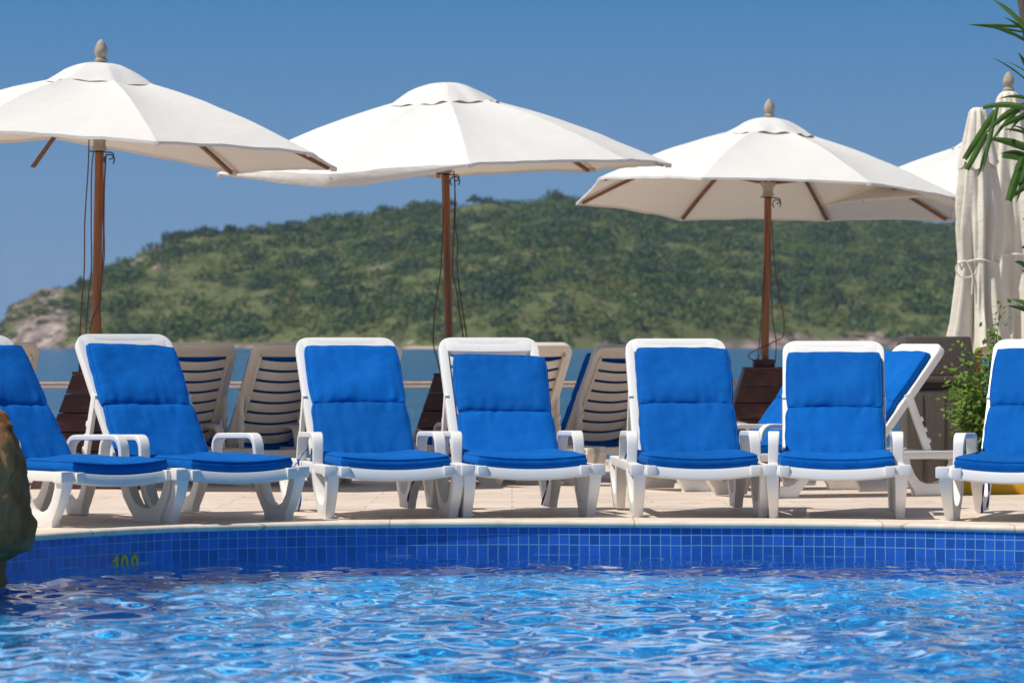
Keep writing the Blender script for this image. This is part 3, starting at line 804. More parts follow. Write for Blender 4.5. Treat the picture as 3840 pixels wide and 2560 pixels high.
if np.dot(nrm[0], outl[0] - outl.mean(0)) < 0: nrm = -nrm

def offs(d): return outl + nrm*d
# coping: bull-nosed stone lip, overhanging the tile by 18 mm
prof = [(0.018, -0.030), (-0.002, -0.030), (-0.009, -0.024), (-0.012, -0.014), (-0.009, -0.004), (-0.001, 0.003), (0.012, 0.0045), (0.30, 0.0045), (0.30, -0.03)]
mb = MB(); mb.rings([[(*(outl[i] + nrm[i]*a), z) for a, z in prof] for i in range(npl)], closed=True)
o = mb.build('pool_coping', M['coping'], angle=50); tag(o, kind='structure')
# deck with the pool cut out
hole = offs(0.295)
me = bpy.data.meshes.new('deck')
xs = np.linspace(-26, 26, 27)
outer = [(x, -6) for x in xs] + [(26, y) for y in np.linspace(-4, 17.4, 8)] + [(26, 17.5)] + [(26, 29.2)] + [(x, 29.2) for x in xs[::-1][1:]] + [(-26, 17.5)] + [(-26, y) for y in np.linspace(17.4, -4, 8)]
front_outer = [p for p in outer if p[1] <= 17.5]
# level part with the hole, then the part that falls gently to the sea
polyA = [Vector((x, -6, 0)) for x in xs] + [Vector((26, 17.5, 0))] + [Vector((x, 17.5, 0)) for x in xs[::-1][1:-1]] + [Vector((-26, 17.5, 0))]
polyH = [Vector((p[0], p[1], 0)) for p in hole[::-1]]
tris = tessellate_polygon([polyA, polyH]); allv = polyA + polyH
vs = [tuple(v) for v in allv]; fs = [tuple(t) for t in tris]
b0 = len(vs); vs += [(-26, 17.5, 0), (26, 17.5, 0), (26, 29.25, deck_z(29.2)), (-26, 29.25, deck_z(29.2))]; fs.append((b0, b0+1, b0+2, b0+3))
me.from_pydata(vs, [], fs); me.update()
bm = bmesh.new(); bm.from_mesh(me)
for f in bm.faces:
    f.normal_update()
    if f.normal.z < 0: f.normal_flip()
bm.to_mesh(me); bm.free(); me.materials.append(M['deck'])
tag(link('deck', me), kind='structure')
# pool wall and floor
wl = offs(0.0)
seg = np.linalg.norm(np.roll(wl, -1, 0) - wl, axis=1); arc = np.concatenate([[0], np.cumsum(seg)])
me = bpy.data.meshes.new('pool_wall')
vs = [(p[0], p[1], -0.028) for p in wl] + [(p[0], p[1], -1.25) for p in wl]
fs = [(i, (i+1) % npl, npl+(i+1) % npl, npl+i) for i in range(npl)]
me.from_pydata(vs, [], fs); uvl = me.uv_layers.new(name='UVMap')
for i, p in enumerate(me.polygons):
    for li, (u, v) in zip(p.loop_indices, ((arc[i], -0.0125), (arc[i+1], -0.0125), (arc[i+1], -1.2345), (arc[i], -1.2345))): uvl.data[li].uv = (u, v)
me.materials.append(M['tile']); me.update()
tag(link('pool_wall', me), kind='structure')
me = bpy.data.meshes.new('pool_floor')
me.from_pydata([(p[0], p[1], -1.249) for p in wl], [], [tuple(range(npl))]); uvl = me.uv_layers.new(name='UVMap')
for li in me.polygons[0].loop_indices:
    c = me.vertices[me.loops[li].vertex_index].co; uvl.data[li].uv = (c.x, c.y)
me.materials.append(M['floor']); me.update()
tag(link('pool_floor', me), kind='structure')

# pool water: real ripples, a sum of many small travelling waves
def water_height(X, Y):
    r = np.random.default_rng(21); H = np.zeros_like(X); GX = 0
    for k in range(70):
        lam = 0.10 * (0.70/0.10) ** (r.random()**1.2)
        th = r.random()*2*PI; ph = r.random()*2*PI
        slope = 0.022 if lam < 0.45 else 0.017
        kx, ky = 2*PI/lam*math.cos(th), 2*PI/lam*math.sin(th)
        H += slope*lam/(2*PI)*np.sin(kx*X + ky*Y + ph)
    # rings spreading from a few dabs
    for k in range(26):
        cx, cy = r.uniform(-3, 3), r.uniform(10.5, 16.5); rad = np.hypot(X-cx, Y-cy); w = r.uniform(0.12, 0.30)
        H += 0.0028*np.cos(rad*2*PI/w + r.random()*6)*np.exp(-(rad/(w*1.3))**2)
    return H
gx = np.arange(-5.4, 5.5, 0.026); gy = np.concatenate([np.arange(2.3, 10.4, 0.06), np.arange(10.4, 17.3, 0.022)])
GX, GY = np.meshgrid(gx, gy)
calm = 0.24 + 0.80*np.clip((16.9 - GY)/2.1, 0, 1)
HZ = WATER_Z + water_height(GX, GY)*calm
nxg, nyg = len(gx), len(gy)
idx = np.arange(nxg*nyg).reshape(nyg, nxg)
quads = np.stack([idx[:-1, :-1], idx[:-1, 1:], idx[1:, 1:], idx[1:, :-1]], -1).reshape(-1, 4)
# keep what lies inside the basin
def inside(px, py, poly):
    c = np.zeros(px.shape, bool); n = len(poly)
    for i in range(n):
        x0, y0 = poly[i]; x1, y1 = poly[(i+1) % n]
        if y0 == y1: continue
        m = ((y0 > py) != (y1 > py)) & (px < (x1-x0)*(py-y0)/(y1-y0) + x0)
        c ^= m
    return c
qc = quads[:, [0, 2]]
cx = GX.ravel()[qc].mean(1); cy = GY.ravel()[qc].mean(1)
quads = quads[inside(cx, cy, offs(0.05))]
used = np.unique(quads); remap = -np.ones(nxg*nyg, np.int64); remap[used] = np.arange(len(used))
V = np.stack([GX.ravel(), GY.ravel(), HZ.ravel()], 1)[used]
o = link('pool_water', np_mesh('pool_water', V, remap[quads], M['water'], smooth=True)); tag(o, kind='structure')
# sunlight refracted by the ripples draws its net on the basin
o.cycles.is_caustics_caster = True
for nm in ('pool_floor', 'pool_wall'): bpy.data.objects[nm].cycles.is_caustics_receiver = True

# depth number half under water on the tiled wall
def digit(mb, ch, cx, cz, w, h, to):
    def add_poly(outer, inner=None):
        n = len(outer)
        f = [to(x, z, 0.004) for x, z in outer]; fi = [to(x, z, 0.004) for x, z in inner] if inner else None
        if inner:
            mb.add(f + fi, [(i, (i+1) % n, n+(i+1) % n, n+i) for i in range(n)])
        else: mb.add(f, [tuple(range(n))])
    if ch == '1':
        add_poly([(cx-0.006, cz-h/2), (cx+0.014, cz-h/2), (cx+0.014, cz+h/2), (cx+0.004, cz+h/2), (cx-0.024, cz+h/5), (cx-0.018, cz+h/9), (cx-0.006, cz+h/5)])
    else:
        n = 24
        add_poly([(cx + w/2*math.cos(2*PI*i/n), cz + h/2*math.sin(2*PI*i/n)) for i in range(n)],
                 [(cx + w/5.2*math.cos(2*PI*i/n), cz + h/3.6*math.sin(2*PI*i/n)) for i in range(n)])
ic = int(np.argmin(np.abs(outl[:, 0] - X_(462, 16.4)) + (outl[:, 1] < 14)*9))
P0 = wl[ic]; T = wl[(ic+1) % npl] - wl[(ic-1) % npl]; T /= np.linalg.norm(T); T = T if T[0] > 0 else -T; Nn = -nrm[ic]
mb = MB()
to = lambda x, z, d: (P0[0] + T[0]*x + Nn[0]*d, P0[1] + T[1]*x + Nn[1]*d, z)
for ch, cx_ in (('1', -0.054), ('0', 0.0), ('0', 0.066)): digit(mb, ch, cx_, -0.172, 0.052, 0.104, to)
o = mb.build('depth_number', M['mark']); tag(o, 'yellow painted depth number on the blue pool tiles, half under water', 'depth mark')

# kerb at the sea side, railing
mb = MB(); mb.box(-26, 26, 29.21, 29.55, -2.6, -0.122); o = mb.build('seaside_kerb', M['kerb'], bevel=0.01); tag(o, kind='structure')
rl = empty('railing', (-9, 29.38, -0.122)); tag(rl, 'low tan double railing along the seaward edge behind the loungers', 'railing')
for z0, nm in ((Z_(1441, 29.38), 'rail'), (Z_(1455, 29.38), 'rail')):
    mb = MB(); mb.tube([(-1, 0, z0+0.122-0.0), (12, 0, z0+0.122+0.02)], 0.0115, 10); mb.build(nm, M['rail'], rl, angle=60)
for px in (1046, 2246, 3050, 150):
    mb = MB(); x = X_(px, 29.38)+9; mb.tube([(x-0.10, 0, Z_(1448, 29.38)+0.122), (x+0.02, 0, 0.0)], 0.021, 10); mb.build('post', M['steel'], rl, angle=60)

# ------------------------------------------------------------------ litter bin, planter, shrub, palm, rock
Yb = 23.6
bn = empty('litter_bin', (X_(3512, Yb), Yb, deck_z(Yb))); tag(bn, 'brown litter bin with a tapered swing-top hood behind the loungers', 'litter bin')
mb = MB()
mb.rings([[(sx*w, sy*w, z) for sx, sy in ((-1,-1),(1,-1),(1,1),(-1,1))] for w, z in ((0.225, 0.0), (0.235, 0.64))]); mb.build('body', M['bin'], bn, bevel=0.012)
for sx in (-0.118, 0.03):
    g = MB(); g.box(sx-0.0022, sx+0.0022, -0.238, -0.228, 0.03, 0.60); g.build('groove', M['bin_dark'], bn)
mb = MB(); mb.box(-0.225, 0.225, -0.222, 0.222, 0.641, 0.69); mb.build('recess', M['bin_dark'], bn)
mb = MB(); mb.box(-0.252, 0.252, -0.252, 0.252, 0.691, 0.735)
mb.rings([[(-0.245+a, -0.245, z) , (0.245-b, -0.245, z), (0.245-b, 0.245, z), (-0.245+a, 0.245, z)] for a, b, z in ((0, 0, 0.736), (0.005, 0.045, 1.0))])
mb.build('hood', M['bin'], bn, bevel=0.014)
mb = MB(); mb.box(-0.252, -0.247, -0.17, 0.17, 0.77, 0.95); mb.build('flap', M['bin_dark'], bn, bevel=0.002)

Yp = 21.2
pl = empty('planter', (3.40, Yp, deck_z(Yp))); tag(pl, 'low yellow painted planter wall behind the right-hand lounger', 'planter')
mb = MB(); w0 = -0.63
mb.box(w0, 1.6, 0.0, 0.09, 0, 0.17); mb.box(w0, w0+0.09, 0.092, 0.72, 0, 0.17); mb.box(w0+0.092, 1.6, 0.63, 0.72, 0, 0.17); mb.build('wall', M['yellow'], pl, bevel=0.008)
mb = MB(); mb.box(w0+0.095, 1.6, 0.095, 0.625, 0.0, 0.13); mb.build('soil', M['soil'], pl)

sh = empty('shrub', (2.95, 21.55, 0.075)); tag(sh, 'bright green leafy shrub growing beside the right-hand blue cushion', 'shrub')
mb = MB(); tips = []
for k in range(26):
    a = random.uniform(0, 2*PI); tip = Vector((0.24*math.cos(a)*random.random()**0.5 - 0.02, 0.20*math.sin(a)*random.random()**0.5, random.uniform(0.25, 0.80)))
    if k < 3: tip = Vector((0.03+0.03*k, 0.0, 0.88+0.09*k))
    pts = [Vector((tip.x*0.1*t*3 if t < 0.3 else lerp(tip.x*0.09, tip.x, (t-0.3)/0.7), tip.y*t, tip.z*t)) for t in np.linspace(0, 1, 6)]
    mb.tube(pts, [0.006, 0.005, 0.004, 0.003, 0.002, 0.0012], 5); tips.append((pts, tip))
mb.build('stem', M['trunk'], sh, angle=60)
cs, szs = [], []
for pts, tip in tips:
    for _ in range(100 if tip.z < 0.85 else 55):
        t = random.random()**0.6; i = min(4, int(t*5)); p = pts[i].lerp(pts[i+1], t*5-i)
        sp = 0.047 if tip.z < 0.85 else 0.028
        cs.append(p + Vector((random.gauss(0, sp), random.gauss(0, sp), random.gauss(0, sp*0.8)))); szs.append(random.uniform(0.026, 0.054))
cs = np.array([tuple(c) for c in cs]); cs = cs[cs[:, 2] > 0.05]; szs = np.array(szs)[:len(cs)]
v, q = leaf_quads(cs, szs, np.tile(np.array([-0.2, -0.5, 0.8]), (len(cs), 1)), 1.0)
tt = rng.random(len(cs))[:, None]; tint = np.array([0.07, 0.16, 0.02])*(1-tt) + np.array([0.20, 0.30, 0.045])*tt
link('foliage', np_mesh('foliage', v, q, M['leaf'], np.repeat(tint, 4, 0)), sh)

pa = empty('palm', (X_(3905, 20.9), 21.62, 0.075)); tag(pa, 'long-bladed palm leaning in from the right edge', 'palm')
Pb = Vector(pa.location)
mb = MB(); tp = [Vector((X_(px, 21.3), 21.3, Z_(py, 21.3))) - Pb for px, py in ((3960, 1700), (3920, 1300), (3900, 900), (3885, 500), (3862, 150), (3828, -40), (3800, -260))]
tp[0] = Vector((0, 0, 0)); mb.tube(tp, [0.075, 0.06, 0.052, 0.046, 0.038, 0.034, 0.03], 12); mb.build('trunk', M['trunk'], pa, angle=60)
def blade(mb, base, tip, w, droop=0.0, cut=False, roll=0.5):
    b, t = Vector(base), Vector(tip); d = t - b; up = Vector((0.15, -roll, 1)).normalized(); side = d.cross(Vector((0, -1, 0.3))).normalized()
    nrm_ = d.cross(side).normalized(); rows = []
    for i in range(9):
        k = i/8; p = b + d*k + Vector((0, 0, droop*4*k*(1-k)))
        wk = w*(0.55+0.45*math.sin(PI*min(1, k*1.6+0.1)) if k < 0.5 else (1 - (0.25 if cut else 0.93)*((k-0.5)/0.5)**1.4))*0.5
        rows.append([p - side*wk + nrm_*wk*0.35, p, p + side*wk + nrm_*wk*0.35])
    vs = [p for r in rows for p in r]; fs = []
    for i in range(8):
        for j in range(2): fs.append((i*3+j, i*3+j+1, i*3+j+4, i*3+j+3))
    mb.add(vs, fs)
BL = [((3850,110),(3722,-2),20,.02,0),((3880,100),(3630,92),14,0,0),((3870,165),(3700,99),18,.02,0),((3880,330),(3722,218),8,.02,0),((3870,300),(3818,198),16,.02,0),
      ((3890,420),(3686,402),24,.03,1),((3880,385),(3690,508),26,.04,0),((3735,412),(3617,596),26,.0,1),((3700,500),(3626,636),22,0,1),((3890,570),(3700,520),32,.02,0),
      ((3900,605),(3760,578),38,.01,1),((3880,430),(3752,482),24,.02,0),((3890,520),(3765,486),16,.02,0),((3835,590),(3783,752),34,0,1),((3890,665),(3796,742),26,.01,0),
      ((3890,800),(3835,822),22,0,0),((3900,905),(3830,930),26,.0,0),((3900,1050),(3806,982),30,.03,0),((3890,1190),(3776,1148),16,.02,0),((3890,1170),(3792,1122),22,.02,0),
      ((3900,30),(3960,-160),26,.02,0),((3900,480),(4090,380),30,.05,0),((3900,560),(4110,640),32,.05,0),((3890,700),(4060,860),30,.05,0),((3900,260),(4060,120),26,.05,0),((3900,950),(4080,900),28,.05,0)]
mb = MB()
for i, (b, t, w, dr, cut) in enumerate(BL):
    Ya = 21.2 + 0.35*math.sin(i*2.1); Yt = Ya - 0.15 + 0.3*math.cos(i*1.3)
    blade(mb, Vector((X_(b[0], Ya), Ya, Z_(b[1], Ya)))-Pb, Vector((X_(t[0], Yt), Yt, Z_(t[1], Yt)))-Pb, 0.88*w/FPX*21*1.15, dr, cut)
pr = random.Random(5)
for i, (b, t, w, dr, cut) in enumerate(BL):                     # thinner blades between the broad ones
    Ya = 21.4 + 0.3*math.sin(i*1.7); Yt = Ya - 0.1 + 0.25*math.cos(i*2.3)
    bx, by = b[0]+pr.uniform(0, 30), b[1]+pr.uniform(-30, 40); tx, ty = t[0]+pr.uniform(12, 70), t[1]+pr.uniform(-45, 60)
    blade(mb, Vector((X_(bx, Ya), Ya, Z_(by, Ya)))-Pb, Vector((X_(tx, Yt), Yt, Z_(ty, Yt)))-Pb, 0.6*w/FPX*21*1.15, dr+0.01, False)
mb.build('crown', M['blade'], pa, angle=30)

Yr = 14.9
rk = MB(); prof = [(1543,10),(1560,30),(1600,62),(1680,92),(1770,116),(1850,130),(1930,138),(2000,141),(2030,130),(2052,112),(2066,70),(2085,52),(2105,28),(2130,26),(2165,34),(2213,44),(2330,60)]
axis_x = X_(-330, Yr); rings = []; m = 96
prof_f = []
for i in range(len(prof)-1):
    for t in np.linspace(0, 1, 5, endpoint=False): prof_f.append((lerp(prof[i][0], prof[i+1][0], t), lerp(prof[i][1], prof[i+1][1], t)))
prof_f.append(prof[-1])
for py, px in prof_f:
    z = Z_(py, Yr); rad = X_(px - 22, Yr) - axis_x; ring = []
    for i in range(m):
        a = 2*PI*i/m; c, s = math.cos(a), math.sin(a)
        f = rad + 0.05*nz(c*3, s*3, z*2.5) + 0.035*nz(c*9, s*9, z*7) + 0.016*nz(c*30, s*30, z*16) + 0.008*nz(c*80, s*80, z*40)
        ring.append((axis_x + f*c, Yr + 0.75*f*s, z + 0.02*nz(c*6, s*6, z*9)))
    rings.append(ring)
top = [(axis_x, Yr, rings[0][0][2] + 0.12)]*m
rk.rings([top] + rings, cap=False)
o = rk.build('rock', M['rock'], angle=70); tag(o, 'big brown rock overhanging the pool at the left edge', 'rock')

# ------------------------------------------------------------------ sea, hill, scrub
me = bpy.data.meshes.new('sea')
me.from_pydata([(-3500, -60, SEA_Z), (3500, -60, SEA_Z), (3500, 6000, SEA_Z), (-3500, 6000, SEA_Z)], [], [(0, 1, 2, 3)]); me.materials.append(M['sea'])
tag(link('sea', me), kind='structure')

SIL = [(-120,1310),(-40,1285),(-10,1240),(20,1180),(50,1130),(95,1110),(160,1072),(290,1048),(330,1040),(400,1005),(490,960),(560,915),(650,878),(770,855),(915,850),(1060,838),(1140,830),(1270,806),(1360,806),(1470,782),(1630,760),(1715,766),(1840,748),(1960,752),(2090,728),(2170,736),(2500,752),(2900,775),(3300,800),(3600,838),(3900,872),(4600,960)]
sx_, sy_ = zip(*SIL)
def sil(px): return np.interp(px, sx_, sy_)
def shoreY(px): return 1350 + 60*np.sin(px/420.0) + np.clip((300-px)*0.25, 0, 120)
def ridgeY(px): return shoreY(px) + np.interp(px, [-120, 0, 200, 500, 1200, 2200, 4600], [60, 90, 170, 300, 480, 620, 700])
cols = np.arange(-130, 4700, 12.0); ts = np.concatenate([np.linspace(-0.02, 0.12, 10), np.linspace(0.14, 1.0, 60), np.linspace(1.04, 1.6, 8)])
TREE = 3.0
def ground(px, t):
    px = np.asarray(px, float); t = np.asarray(t, float)
    Y = shoreY(px) + (ridgeY(px) - shoreY(px))*t
    zr = EYE + (VY - sil(px))/FPX*ridgeY(px) - np.interp(px, [0, 300, 700], [2.0, 2.4, 3.0]) - SEA_Z
    zr = np.maximum(zr, -3)
    cl = np.clip((360 - px)/300, 0, 1)                        # the cliff at the headland's tip
    shp = np.where(t < 1, (1-cl)*(0.05*np.clip(t/0.03, 0, 1) + 0.95*np.clip(t, 0, 1)**0.86) + cl*(0.45*np.clip(t/0.16, 0, 1) + 0.55*np.clip(t, 0, 1)**0.9), 1 - ((t-1)/0.6)**1.5)
    z = SEA_Z - 0.6 + (zr + 0.6)*shp
    return Y, z
PXG, TG = np.meshgrid(cols, ts)
YG, ZG = ground(PXG, TG); XG = (PXG - 1920)/FPX*YG
nzv = np.array([noise.fractal(Vector((x*0.02, y*0.02, 0.3)), 0.9, 2.0, 4) + 0.45*noise.fractal(Vector((x*0.11, y*0.11, 7.3)), 0.8, 2.0, 3) for x, y in zip(XG.ravel(), YG.ravel())]).reshape(XG.shape)
ZG = ZG + nzv*2.4*np.clip(TG*6, 0, 1)*np.where(TG > 0.98, 0.4, 1)
# rocky faces: the headland's cliff, the outcrops on the shoulder, the waterline
py_scr = VY - (ZG - EYE)/YG*FPX
rock = np.exp(-np.clip((ZG - SEA_Z - np.interp(PXG, [0, 900, 1400, 2600, 2900, 3300, 3900], [5, 2.2, 1.2, 2.6, 5.5, 5, 3]))/1.2, 0, 9))*np.interp(PXG, [0, 500, 2600, 2850, 3300, 3500], [0.75, 0.55, 0.52, 0.8, 0.8, 0.6])
rock = np.maximum(rock, 0.68*np.clip((340-PXG)/110, 0, 1)*np.clip((py_scr-1095)/60, 0, 1))
rock = np.maximum(rock, 0.74*np.clip((430-PXG)/200, 0, 1)*(TG > 0.6)*0.7)
def spot(cx, cy, wx, wy, a): return a*np.exp(-((PXG-cx)/wx)**2 - ((py_scr-cy)/wy)**2)
for s in ((440,1000,26,34,.95),(500,975,50,22,.85),(580,930,34,24,.98),(595,1000,40,16,.85),(640,1020,22,22,.7),(200,1078,60,14,.9),(60,1150,50,40,1.0),(390,1015,30,20,.75),(230,1190,40,50,.8),(900,852,16,10,.8),(1345,955,30,12,.85),(1420,1010,50,14,.8),(2290,1080,60,30,.45)):
    rock = np.maximum(rock, spot(*s))
idx = np.arange(XG.size).reshape(XG.shape)
q = np.stack([idx[:-1, :-1], idx[:-1, 1:], idx[1:, 1:], idx[1:, :-1]], -1).reshape(-1, 4)
me = np_mesh('hill', np.stack([XG.ravel(), YG.ravel(), ZG.ravel()], 1), q, M['hill'], smooth=True)
at = me.attributes.new('rock', 'FLOAT', 'POINT'); at.data.foreach_set('value', rock.astype(np.float32).ravel())
tag(link('hill', me), kind='structure')
# sand at the foot of the hill
px = np.linspace(1480, 1800, 40); s0 = shoreY(px) - 16; s1 = shoreY(px) + 10; wv = np.clip(np.minimum(px-1480, 1800-px)/60, 0, 1)
vs = [(float((p-1920)/FPX*a), float(a), SEA_Z+0.05) for p, a in zip(px, s1 - (s1-s0)*wv)] + [(float((p-1920)/FPX*a), float(a), SEA_Z+1.5) for p, a in zip(px, s1+10)]
mb = MB(); mb.add(vs, [(i, i+1, 41+i, 40+i) for i in range(39)]); o = mb.build('beach', simple('sand', (0.55, 0.40, 0.30), (0.66, 0.50, 0.40), 0.2, 0.9)); tag(o, kind='structure')

DIRS = rng.normal(size=(4000, 3)); DIRS /= np.linalg.norm(DIRS, axis=1)[:, None]
def bush(c, R, hgt, n):
    d = rng.normal(size=(n, 3)); d /= np.linalg.norm(d, axis=1)[:, None]; d[:, 2] = np.abs(d[:, 2])*0.95 - 0.12
    ph = rng.random(3)*6
    lump = 1 + 0.22*np.sin(3*np.arctan2(d[:, 1], d[:, 0])+ph[0])*np.sin(2.5*d[:, 2]+ph[1]) + 0.16*np.sin(5*d[:, 0]+ph[2])
    rad = (0.72 + 0.34*rng.random(n))*lump
    p = d*rad[:, None]*np.array([R, R, hgt]) + np.array(c) + np.array([0, 0, hgt*0.1])
    return p, d
def scatter(n):
    out = []
    while len(out) < n:
        px = random.uniform(-10, 4250); t = random.random()**0.85
        t = min(t*1.02, 1.0); cl = nz(px*0.0035, t*5.0, 2.0) + 0.6*nz(px*0.012, t*14, 5.0)
        dens = 0.95 + 0.8*cl
        if px < 330: dens *= 0.7
        # open grassy slope on the left shoulder
        sl = (px-330)/560.0
        if 0 < sl < 1.25 and 0.12 < t < 0.86 - 0.25*(1-sl): dens *= 0.16 + 0.2*max(0, sl-0.6)
        if t < 0.10: dens += 0.7
        if random.random() < dens: out.append((px, t, cl))
    return out
PAL = np.array([(0.034, 0.070, 0.034), (0.056, 0.105, 0.036), (0.098, 0.155, 0.036), (0.165, 0.205, 0.042), (0.175, 0.160, 0.065)])
vs_, qs_, ts_ = [], [], []; off = 0
for _ in range(9000):                                            # tufts and low growth on the open slopes
    px = random.uniform(0, 4200); t = random.random()**0.9; Y, z = ground(px, t); Y = float(Y); z = float(z); x = (px-1920)/FPX*Y
    jc = int(np.argmin(np.abs(cols-px))); jt = int(np.argmin(np.abs(ts-t)))
    if rock[jt, jc] > 0.5: continue
    z += float(nzv[jt, jc])*2.4*min(1, t*6); R = random.uniform(0.5, 1.5); n = 9
    p, d = bush((x, Y, z - 0.1), R, R*0.7, n); v, q = leaf_quads(p, rng.uniform(0.5, 0.9, n), d)
    c = np.array((0.115, 0.145, 0.042) if random.random() < 0.6 else (0.066, 0.105, 0.040))*random.uniform(0.7, 1.25)
    vs_.append(v); qs_.append(q + off); off += len(v); ts_.append(np.repeat(np.repeat(c[None], n, 0), 4, 0))
for px, t, cl in scatter(8500):
    jc = int(np.argmin(np.abs(cols-px))); jt = int(np.argmin(np.abs(ts-t)))
    if rock[jt, jc] > 0.5 and random.random() < 0.72: continue
    Y, z = ground(px, t); Y = float(Y); z = float(z); x = (px-1920)/FPX*Y
    big = random.random() < 0.22
    R = random.uniform(3.6, 7.0) if big else random.uniform(1.5, 3.6); hgt = R*random.uniform(0.75, 1.05) * (1.0 if not big else 0.9)
    if px < 360: R *= 0.5; hgt *= 0.5
    n = int(34 + R*12)
    p, d = bush((x, Y, z - 0.2), R, hgt, n)
    v, q = leaf_quads(p, rng.uniform(0.40, 0.75, n)*(0.8+R*0.34), d)
    k = (0.8 if big else 2.55) + 2.0*nz(px*0.005, t*7, 9.0) + random.gauss(0, 0.55); k = min(max(k, 0), 3.99); i = int(k)
    c = PAL[i]*(1-(k-i)) + PAL[i+1]*(k-i)
    vs_.append(v); qs_.append(q + off); off += len(v)
    ts_.append(np.repeat(c[None]*rng.uniform(0.88, 1.12, (n, 1)), 4, 0))
o = link('hillside_scrub', np_mesh('hillside_scrub', np.concatenate(vs_), np.concatenate(qs_), M['scrub'], np.concatenate(ts_)))
tag(o, 'green scrub covering the hillside across the bay', 'scrub', kind='stuff')

GT = 'dark round trees along the hill crest'
def crest_tree(px, py, wpx, hpx, label, t=1.0):
    Y = float(ridgeY(px)) - 8; x = (px-1920)/FPX*Y; R = wpx/2/FPX*Y; hgt = hpx/FPX*Y; ztop = EYE + (VY-py)/FPX*Y
    r = empty('crest_tree', (x, Y, ztop - hgt*1.35)); tag(r, label, 'tree', GT)
    n = int(150 + R*40); p, d = bush((0, 0, hgt*0.35), R, hgt*0.9, n)
    v, q = leaf_quads(p, rng.uniform(0.7, 1.1, n)*(1.0+R*0.12), d)
    c = np.array([0.034, 0.068, 0.032])*rng.uniform(0.75, 1.35, (n, 1))
    link('crown', np_mesh('crown', v, q, M['scrub'], np.repeat(c, 4, 0)), r)
    tb = MB(); tb.tube([(0, 0, -hgt*0.3), (0.1, 0, hgt*0.2), (0, 0, hgt*0.6)], [0.35, 0.28, 0.15], 6); tb.build('trunk', M['darktrunk'], r, angle=60)
TL = 'dark crest tree '
crest_tree(300, 1032, 26, 34, TL + 'just left of the left parasol pole')
for px, py, w, h, lab in ((640, 862, 70, 40, 'above the pale outcrop at the left shoulder'), (760, 846, 190, 62, 'forming the broad clump right of the left pole'), (860, 842, 60, 30, 'at the right end of the broad left clump'),
                          (1105, 820, 92, 46, 'first of the separate ones left of the middle pole'), (1195, 815, 62, 46, 'narrow one between two wider ones left of the middle pole'), (1283, 793, 100, 90, 'tallest one left of the middle pole'),
                          (1375, 800, 70, 44, 'small one right of the tallest, left of the middle pole'), (1450, 772, 118, 44, 'broad low one close to the left of the middle pole'), (1590, 752, 130, 42, 'nearest to the left of the middle pole'),
                          (1690, 744, 50, 26, 'just right of the middle pole'), (1780, 732, 60, 24, 'small one above the ropes right of the middle pole'), (1838, 738, 130, 48, 'wide one between the middle pole and the right parasol'),
                          (2098, 714, 78, 52, 'just left of the right parasol rim')):
    crest_tree(px, py, w, h, TL + lab)

# ------------------------------------------------------------------ light, sky, camera
SUN_EL, SUN_AZ = math.radians(59), math.radians(-111)      # azimuth from +Y towards +X: the sun stands left, a touch behind the camera
sd = Vector((math.sin(SUN_AZ)*math.cos(SUN_EL), math.cos(SUN_AZ)*math.cos(SUN_EL), math.sin(SUN_EL)))
ld = bpy.data.lights.new('sun', 'SUN'); ld.energy = 4.6; ld.angle = math.radians(0.53); ld.color = (1.0, 0.955, 0.88)
ld.cycles.is_caustics_light = True
lo = bpy.data.objects.new('sun', ld); col.objects.link(lo); lo.rotation_euler = (-sd).to_track_quat('-Z', 'Y').to_euler(); lo.location = (-20, 0, 30)
w = bpy.data.worlds.new('World'); sc.world = w; w.use_nodes = True; nt = w.node_tree
sky = nt.nodes.new('ShaderNodeTexSky'); sky.sky_type = 'NISHITA'; sky.sun_disc = False
sky.sun_elevation = SUN_EL; sky.sun_rotation = SUN_AZ; sky.altitude = 0; sky.air_density = 1.0; sky.dust_density = 0.4; sky.ozone_density = 3.0
bg = nt.nodes['Background']; bg.inputs['Strength'].default_value = 0.08
# the clear deep-blue band of sky above the bay, fading into the Nishita sky higher up
tc = nt.nodes.new('ShaderNodeTexCoord'); sp = nt.nodes.new('ShaderNodeSeparateXYZ'); nt.links.new(tc.outputs['Generated'], sp.inputs[0])
k = 1/0.08
band = ramp(nt, sp.outputs['Z'], [(0.0, (0.165*k, 0.29*k, 0.49*k)), (0.045, (0.145*k, 0.285*k, 0.50*k)), (0.098, (0.068*k, 0.225*k, 0.475*k)), (0.22, (0.085*k, 0.26*k, 0.56*k))])
fade = nt.nodes.new('ShaderNodeMapRange'); fade.interpolation_type = 'SMOOTHSTEP'; nt.links.new(sp.outputs['Z'], fade.inputs['Value'])
fade.inputs['From Min'].default_value = 0.12; fade.inputs['From Max'].default_value = 0.6; fade.inputs['To Min'].default_value = 1.0; fade.inputs['To Max'].default_value = 0.0
mxs = nt.nodes.new('ShaderNodeMix'); mxs.data_type = 'RGBA'; mxs.clamp_result = False
dim = nt.nodes.new('ShaderNodeMix'); dim.data_type = 'RGBA'; dim.blend_type = 'MULTIPLY'; dim.clamp_result = False; dim.inputs['Factor'].default_value = 1
nt.links.new(sky.outputs[0], dim.inputs['A']); dim.inputs['B'].default_value = (0.62, 0.62, 0.62, 1)
nt.links.new(fade.outputs[0], mxs.inputs['Factor']); nt.links.new(dim.outputs['Result'], mxs.inputs['A']); nt.links.new(band.outputs['Color'], mxs.inputs['B'])
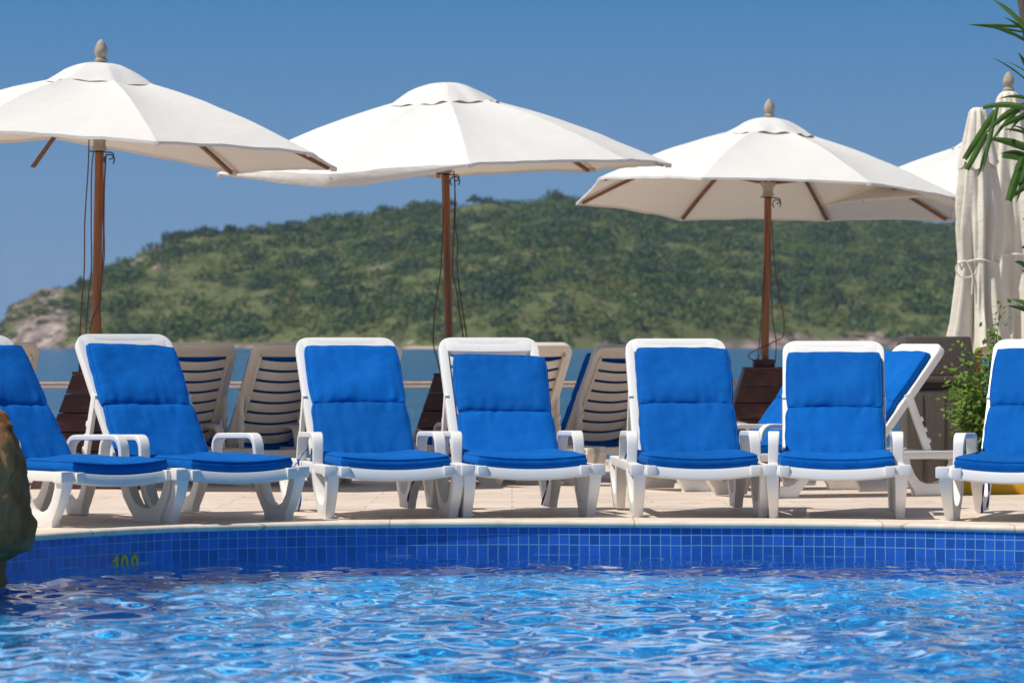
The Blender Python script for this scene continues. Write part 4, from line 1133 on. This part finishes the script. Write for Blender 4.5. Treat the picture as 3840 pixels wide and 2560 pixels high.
# clouds added out of view, to whiten pool reflections and neutralise the ambient light
cm = nt.nodes.new('ShaderNodeMapping'); cm.inputs['Scale'].default_value = (1, 1, 2.2); nt.links.new(tc.outputs['Generated'], cm.inputs['Vector'])
cn = nt.nodes.new('ShaderNodeTexNoise'); cn.inputs['Scale'].default_value = 3.4; cn.inputs['Detail'].default_value = 7; cn.inputs['Roughness'].default_value = 0.55
nt.links.new(cm.outputs['Vector'], cn.inputs['Vector'])
cr = ramp(nt, cn.outputs['Fac'], [(0.565, (0, 0, 0)), (0.635, (1, 1, 1))])
cz = ramp(nt, sp.outputs['Z'], [(0.115, (0, 0, 0)), (0.19, (0.95, 0.95, 0.95)), (0.55, (0.8, 0.8, 0.8)), (0.85, (0.1, 0.1, 0.1))])
cf = nt.nodes.new('ShaderNodeMath'); cf.operation = 'MULTIPLY'; nt.links.new(cr.outputs['Color'], cf.inputs[0]); nt.links.new(cz.outputs['Color'], cf.inputs[1])
mc = nt.nodes.new('ShaderNodeMix'); mc.data_type = 'RGBA'; mc.clamp_result = False
nt.links.new(cf.outputs[0], mc.inputs['Factor']); nt.links.new(mxs.outputs['Result'], mc.inputs['A']); mc.inputs['B'].default_value = (1.25*k, 1.30*k, 1.38*k, 1)
nt.links.new(mc.outputs['Result'], bg.inputs['Color'])
# thin air over the bay: pale bluish haze round the whole scene
hm = bpy.data.materials.new('haze_air'); hm.use_nodes = True; hn = hm.node_tree; hn.nodes.remove(hn.nodes['Principled BSDF'])
pv = hn.nodes.new('ShaderNodeVolumePrincipled'); pv.inputs['Color'].default_value = (0.62, 0.80, 1.0, 1); pv.inputs['Density'].default_value = HAZE
hn.links.new(pv.outputs[0], hn.nodes['Material Output'].inputs['Volume'])
mb = MB(); mb.box(-3600, 3600, -90, 6100, SEA_Z-4.0, 135.0)
hz = mb.build('haze', hm); tag(hz, kind='stuff')

cd = bpy.data.cameras.new('camera'); cd.sensor_width = 36; cd.lens = FPX/3840*36; cd.clip_start = 0.1; cd.clip_end = 20000
cam = bpy.data.objects.new('camera', cd); col.objects.link(cam); cam.location = (0, 0, EYE)
cam.rotation_euler = (PI/2 - math.atan(5/FPX), 0, 0)
cd.dof.use_dof = True; cd.dof.focus_distance = 17.8; cd.dof.aperture_fstop = 6.0
sc.camera = cam
sc.view_settings.view_transform = 'Standard'; sc.view_settings.look = 'None'; sc.view_settings.exposure = 0; sc.view_settings.gamma = 1
